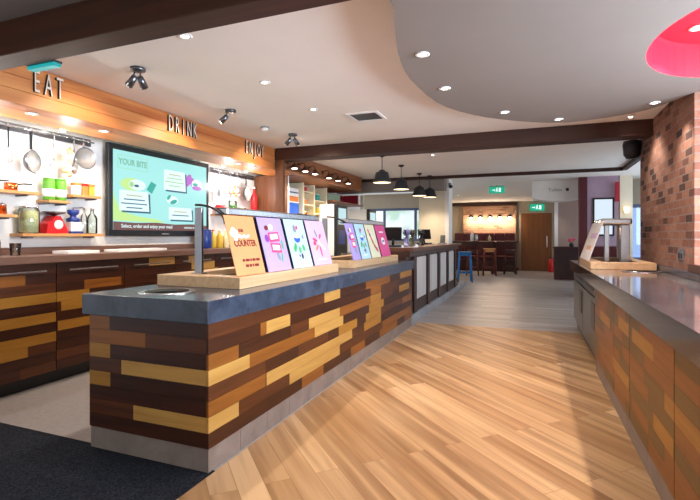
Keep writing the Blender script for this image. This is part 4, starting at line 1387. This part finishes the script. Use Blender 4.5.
for k in range(len(gaps) - 1):
    a, b = gaps[k], gaps[k + 1]
    oy = (a + b) / 2
    mb = MB()
    lay = {r: [(max(p, a) - a, min(q, b) - a, tn) for p, q, tn in l if min(q, b) - max(p, a) > 0.03] for r, l in RL.items()}
    L = b - a - 0.008
    clad(mb, L, 8, 0.082, 0.132, lambda p, q, c, d: (-0.018, 0.0, a - oy + 0.004 + p, a - oy + 0.004 + min(q, L), c, d), 'y', lay, seed=40 + k, tones='rrrrrm')
    cd = mb.done('cabinet_door', loc=(sx(oy) + 0.044, oy, 0))
    cd.rotation_euler = (0, 0, math.atan(0.0143))
    tag(cd, 'amber and brown strip clad door on right hand counter, ' + lab[k], 'cabinet door', 'doors of the right hand counter')
tag(slab(m_slate2, 0.0, 1.165, -0.6, 7.2, 0.792, 0.912).done('worktop'), 'polished dark slate worktop in front of the brick pier', 'worktop')
tag(MB().box(m_slate, 1.12, 1.167, -0.6, 6.44, 0.9125, 0.965, 0.003).done('upstand'), 'dark slate upstand along the foot of the brick pier', 'upstand')
# under counter fridge at the far end
t = thing('counter_fridge', 'steel under counter fridge at the far end of the right hand counter', 'fridge', (sx(6.0) + 0.365, 6.0, 0), math.atan(0.0143))
MB().box(m_fridge, -0.29, 0.3, -1.13, 1.13, 0.06, 0.788).done('body', t)
for k in range(2):
    a = -1.12 + k * 1.12
    d = MB().box(m_fridge, -0.325, -0.292, a, a + 1.10, 0.14, 0.66, 0.005).done('door', t)
    MB().box(m_black, -0.332, -0.3255, a + 0.05, a + 0.3, 0.35, 0.6, 0.002).done('handle_recess', d)
    dr = MB().box(m_fridge, -0.325, -0.292, a, a + 1.10, 0.675, 0.78, 0.005).done('drawer', t)
    MB().box(m_black, -0.331, -0.3255, a + 0.15, a + 0.8, 0.72, 0.745, 0.002).done('handle', dr)
MB().box(m_black, -0.28, -0.265, -1.12, 1.12, 0.0, 0.059).done('grille', t)

# gantry on the right counter
gr = thing('serving_gantry', 'short beech block with steel posts and lamp head on the right hand worktop', 'food gantry', (0.83, 6.0, 0.9125))
mb = MB()
for a in ((-0.30, 0.28, -0.65, -0.55), (-0.30, 0.28, 0.55, 0.65), (-0.30, -0.18, -0.549, 0.549), (0.16, 0.28, -0.549, 0.549)):
    mb.box(m_beech, *a, 0.0, 0.07, 0.003)
mb.done('wooden_surround', gr)
MB().box(m_blackglass, -0.179, 0.159, -0.549, 0.549, 0.0, 0.03).done('heated_well', gr)
for px, py, w in ((-0.08, -0.05, 0.025), (0.10, -0.05, 0.045), (0.10, 0.35, 0.022)):
    MB().box(m_steel, px - w, px + w, py - w, py + w, 0.0305, 0.46, 0.006).done('post', gr)
MB().box(m_steel, -0.15, 0.15, -0.2, 0.42, 0.461, 0.53, 0.02).done('lamp_head', gr)
tilt = -math.atan2(0.14, 0.42)
t = thing('menu_card', 'blank looking pale menu card sloping on the right hand gantry', 'menu card', mx=frame((0.53, 6.0, 0.984), (0, -1, 0), (-math.sin(tilt), 0, math.cos(tilt)), (-math.cos(tilt), 0, -math.sin(tilt))))
MB().box(m_pc['white'], -0.5, 0.5, 0, 0.44, 0, 0.004).done('card_sheet', t)
mb = MB()
quad(mb, m_pc['lilac'], 0.1, 0.28, 0.5, 0.06)
quad(mb, m_pc['orange'], 0.05, 0.14, 0.4, 0.05)
mb.done('faint_print', t)
hob('hot_plate', 'steel rimmed round hot plate on the right hand worktop before the beech block', 0.94, 5.12, 0.9125, 0.17)
t = thing('wall_socket', 'steel double wall socket on the brick pier just above the upstand', 'socket', (1.1695, 4.76, 1.09))
MB().box(m_steelm, -0.012, 0.0, -0.075, 0.075, -0.05, 0.05, 0.004).done('face_plate', t)
for y in (-0.038, 0.038):
    MB().box(m_black, -0.0145, -0.0125, y - 0.018, y + 0.018, -0.03, 0.012).done('outlet', t)
    MB().box(m_grey, -0.017, -0.0125, y - 0.008, y + 0.008, 0.02, 0.036, 0.001).done('switch', t)
tag(MB().box(m_dkwood, 1.125, 1.165, 3.9, 4.42, 0.966, 1.03, 0.003).done('window_board'), 'dark red timber board at the near foot of the brick pier', 'board')

# ------------------------------------------------------------------ far room
d = MB().box(m_door, -0.46, 0.55, 17.9, 17.95, 0.01, 2.06, 0.003).done('door_1')
struct(d)
MB().box(m_steel, 0.38, 0.41, 17.84, 17.86, 0.85, 1.25, 0.004).box(m_steel, 0.385, 0.405, 17.86, 17.899, 0.9, 0.93).box(m_steel, 0.385, 0.405, 17.86, 17.899, 1.17, 1.2).done('door_handle', d)
mb = MB()
for a in ((-0.53, -0.465, 0, 2.13), (0.555, 0.62, 0, 2.13)):
    mb.box(m_beige, a[0], a[1], 17.92, 17.99, a[2], a[3])
mb.box(m_beige, -0.464, 0.554, 17.92, 17.99, 2.065, 2.13)
mb.done('door_frame', d)

def exit_sign(x, y, z, w, h, label, hang):
    t = thing('exit_sign', label, 'exit sign', (x, y, z), group='green exit signs')
    MB().box(m_exit, -w / 2, w / 2, -0.02, 0.02, 0, h, 0.003).done('lit_panel', t)
    mb = MB()
    # running man, arrow and door in white
    u = h / 0.2
    S = frame((0, -0.021, h / 2), (1, 0, 0), (0, 0, 1), (0, -1, 0))
    def q(x0, x1, y0, y1):
        mb.box(m_exw, x0 * u, x1 * u, y0 * u, y1 * u, 0, 0.002, mx=S)
    q(0.06, 0.12, -0.06, 0.06)
    q(-0.02, 0.02, -0.02, 0.035)
    q(-0.005, 0.025, 0.042, 0.07)
    q(-0.03, -0.01, -0.06, -0.022)
    q(0.012, 0.04, -0.05, -0.022)
    q(-0.14, -0.07, -0.012, 0.012)
    mb.poly(m_exw, [(-0.07 * u, -0.035 * u, 0), (-0.045 * u, 0, 0), (-0.07 * u, 0.035 * u, 0)], (0, 0, 0.002), S)
    mb.done('pictogram', t)
    MB().box(m_grey, -w / 2, w / 2, -0.022, 0.022, h + 0.0005, h + 0.02).done('housing', t)
    if hang:
        MB().box(m_grey, -0.01, 0.01, -0.01, 0.01, h + 0.0205, CH - 0.001 - z).done('hanger', t)
    return t
m_exw = emit('exit sign white', 'E8FFF6', 0.8)
exit_sign(-0.87, 12.0, 2.30, 0.36, 0.16, 'green exit sign hanging from the ceiling before the far room', True)
exit_sign(0.07, 17.93, 2.15, 0.48, 0.24, 'green exit sign over the far oak door', False)
t = thing('fire_extinguisher', 'red fire extinguisher standing beside the far oak door', 'fire extinguisher', (0.52, 17.6, 0))
MB().lathe(m_red, [(0.07, 0), (0.08, 0.01), (0.08, 0.38), (0.05, 0.45), (0.025, 0.47), (0.004, 0.47)], n=20).done('cylinder', t)
MB().box(m_black, -0.05, 0.02, -0.012, 0.012, 0.471, 0.53, 0.004).done('valve', t)
MB().tube(m_black, [(0.02, 0, 0.49), (0.09, 0, 0.45), (0.095, 0, 0.25)], 0.01).done('hose', t)

# lamps on the brick
def brick_lamp(x, label):
    t = thing('picture_lamp', label, 'lamp', (x, 17.849, 1.98), group='black lamps on the far brick wall')
    MB().box(m_blackm, -0.03, 0.03, -0.03, 0, -0.05, 0.05).done('back_plate', t)
    MB().tube(m_blackm, [(0, -0.03, 0), (0, -0.12, 0.02)], 0.01).done('arm', t)
    s = MB().lathe(m_blackm, [(0.03, 0.04), (0.1, -0.04), (0.095, -0.045), (0.004, 0.02)], (0, -0.14, 0), 20).done('shade', t)
    MB().lathe(m_bulbw, [(0.004, 0.0), (0.045, -0.04), (0.05, -0.075), (0.004, -0.1)], (0, -0.14, 0), 16).done('bulb', s)
    l = light('picture_lamp_glow', 'POINT', (0, -0.2, -0.2), 6, WARM, size=0.05)
    l.parent = t
for x, l in zip((-2.2, -1.86, -1.52, -1.18, -0.84), ('first', 'second', 'middle', 'fourth', 'last')):
    brick_lamp(x, l + ' black lamp on the far brick wall, counted towards the oak door')

# banquette
t = thing('banquette_seat', 'burgundy leather banquette along the far brick wall', 'banquette', (-1.7, 17.5, 0))
MB().box(m_dkwood, -1.1, 1.05, -0.25, 0.3, 0, 0.4).done('base', t)
for k in range(6):
    a = -1.1 + k * 0.358
    MB().box(m_burg, a, a + 0.35, 0.18, 0.32, 0.55, 1.36, 0.03).done('back_cushion', t)
for k in range(3):
    a = -1.1 + k * 0.716
    MB().box(m_burg, a, a + 0.708, -0.27, 0.17, 0.405, 0.54, 0.03).done('seat_cushion', t)

# high tables
def high_table(x, y, label, w=0.75):
    t = thing('high_table', label, 'table', (x, y, 0), group='high poseur tables in the far room')
    MB().box(m_dkwood, -w, w, -0.33, 0.33, 1.03, 1.08, 0.006).done('table_top', t)
    for sx in (-1, 1):
        for sy in (-1, 1):
            MB().box(m_dkwood, sx * (w - 0.09) - 0.035, sx * (w - 0.09) + 0.035, sy * 0.25 - 0.035, sy * 0.25 + 0.035, 0, 1.029).done('leg', t)
    for sy in (-1, 1):
        MB().box(m_dkwood, -(w - 0.13), w - 0.13, sy * 0.25 - 0.02, sy * 0.25 + 0.02, 0.93, 1.029).done('apron', t)
high_table(-1.95, 16.1, 'high mahogany table behind the blue stool')
high_table(-0.95, 16.8, 'high mahogany table near the oak door', 0.42)

def stool(x, y, label, ms, ml, rz=0.0, h=0.8, w=0.17):
    t = thing('bar_stool', label, 'stool', (x, y, 0), rz, group='bar stools in the far room')
    MB().box(ms, -w, w, -w, w, h - 0.035, h, 0.01).done('seat', t)
    mb = MB()
    for s in (-1, 1):
        mb.box(ms, -w + 0.03, w - 0.03, s * (w - 0.03) - 0.012, s * (w - 0.03) + 0.012, h - 0.11, h - 0.036)
        mb.box(ms, s * (w - 0.03) - 0.012, s * (w - 0.03) + 0.012, -w + 0.042, w - 0.042, h - 0.11, h - 0.036)
    mb.done('apron', t)
    for sx in (-1, 1):
        for sy in (-1, 1):
            mb = MB()
            mb.tube(ml, [(sx * (w + 0.012), sy * (w + 0.012), 0), (sx * (w - 0.03), sy * (w - 0.03), h - 0.036)], 0.021, 8)
            mb.done('leg', t)
    for s in (-1, 1):
        q = w + 0.002
        MB().box(ml, -q, q, s * (q - 0.004) - 0.012, s * (q - 0.004) + 0.012, 0.24, 0.275).done('foot_rail', t)
        MB().box(ml, s * (q - 0.004) - 0.012, s * (q - 0.004) + 0.012, -q, q, 0.31, 0.345).done('foot_rail', t)
    return t
stool(-1.78, 13.0, 'bright blue bar stool at the end of the bar', m_blue, m_blue, R(12), 0.82)
stool(-1.33, 15.3, 'orange topped bar stool with red brown legs beside the high table', m_stoolw, m_redleg, R(8), 0.86, 0.18)
stool(-1.85, 15.3, 'dark red bar stool half behind the blue stool', m_dkwood, m_redleg, 0.1, 0.8)
stool(-0.75, 16.1, 'dark bar stool before the high table near the oak door', m_dkwood, m_dkwood, 0.0, 0.8)
bottle('white_bottle', 'pale bottle on the high table behind the blue stool', -1.95, 16.0, 1.081, 0.06, 0.34, m_pw, m_steel)
bottle('menu_bottle', 'small straw coloured bottle on the high table behind the orange stool', -1.4, 16.1, 1.081, 0.05, 0.2, m_pasta, m_pw)
jar('table_lantern', 'small steel lantern beside the pale bottle on high table', -1.8, 15.95, 1.081, 0.05, 0.22, m_steel, None, m_steel, cat='lantern')

# dark sideboard with pink flowers
t = thing('dark_sideboard', 'dark panelled sideboard standing past the oak door', 'sideboard', (0.82, 14.9, 0))
MB().box(m_dkwood, -0.3, 0.35, -0.3, 0.4, 0.0, 0.9).done('body', t)
MB().box(m_dkwood, -0.33, 0.38, -0.34, 0.42, 0.9005, 0.94, 0.006).done('top', t)
for k in range(2):
    MB().box(m_barpost, -0.28 + k * 0.32, 0.01 + k * 0.32, -0.315, -0.301, 0.1, 0.86, 0.003).done('door', t)
t = thing('flower_vase', 'vase of pink flowers on the dark sideboard', 'flowers', (0.98, 14.8, 0.941))
MB().lathe(m_dark, [(0.05, 0), (0.07, 0.05), (0.04, 0.1), (0.045, 0.11)], n=18).done('vase', t)
rr = random.Random(5)
for k in range(9):
    a, q = rr.uniform(0, 6.28), rr.uniform(0.02, 0.1)
    mb = MB()
    c = Vector((q * math.cos(a), q * math.sin(a), 0.16 + rr.uniform(0, 0.07)))
    mb.lathe(m_pr, [(0.004, -0.03), (0.03, -0.02), (0.04, 0.0), (0.03, 0.02), (0.004, 0.025)], c, 10)
    mb.tube(m_green, [(0, 0, 0.10), c - Vector((0, 0, 0.03))], 0.004, 6)
    mb.done('flower', t)

# framed mirror screen on the mauve wall, red banner, lamp
t = thing('wall_screen', 'tall dark framed bright panel on the mauve wall', 'panel', (1.33, 11.018, 1.25))
mb = MB()
for a in ((-0.20, -0.165, 0, 0.80), (0.165, 0.20, 0, 0.80)):
    mb.box(m_black, a[0], a[1], -0.035, 0, a[2], a[3], 0.003)
mb.box(m_black, -0.1645, 0.1645, -0.035, 0, 0, 0.035)
mb.box(m_black, -0.1645, 0.1645, -0.035, 0, 0.765, 0.80)
mb.done('frame', t)
MB().box(emit('bright panel', 'DCEBFA', 0.65), -0.164, 0.164, -0.02, -0.005, 0.036, 0.764).done('panel', t)
tag(MB().box(m_redwall, 1.53, 1.61, 10.9, 10.96, 1.96, 2.36, 0.004).done('red_banner'), 'small red hanging banner beside the cream post', 'banner')
MBx = thing('post_lamp', 'small glowing wall lamp on the cream post', 'lamp', (1.74, 10.999, 1.72))
MB().box(m_steel, -0.03, 0.03, -0.03, 0, 0, 0.06).done('back_plate', MBx)
MB().lathe(m_shadein, [(0.03, 0.0), (0.045, 0.05), (0.05, 0.12), (0.004, 0.125)], (0, -0.07, 0), 18).done('shade', MBx)
t = thing('dark_bench', 'dark low bench seen under the bright panel', 'bench', (1.3, 10.55, 0))
MB().box(m_dkwood, -0.3, 0.3, -0.3, 0.3, 0, 0.85).done('body', t)
MB().box(m_burg, -0.31, 0.31, -0.31, 0.31, 0.8505, 1.05, 0.02).done('cushion', t)

# ambient ceiling lamps in the far room
for x, y, l in ((-1.0, 12.9, 'downlight in the far ceiling behind the hanging exit sign'), (-2.2, 14.6, 'downlight above the high table in the far room'), (0.3, 15.0, 'downlight in front of the oak door')):
    downlight(x, y, 2.499, l, 18)
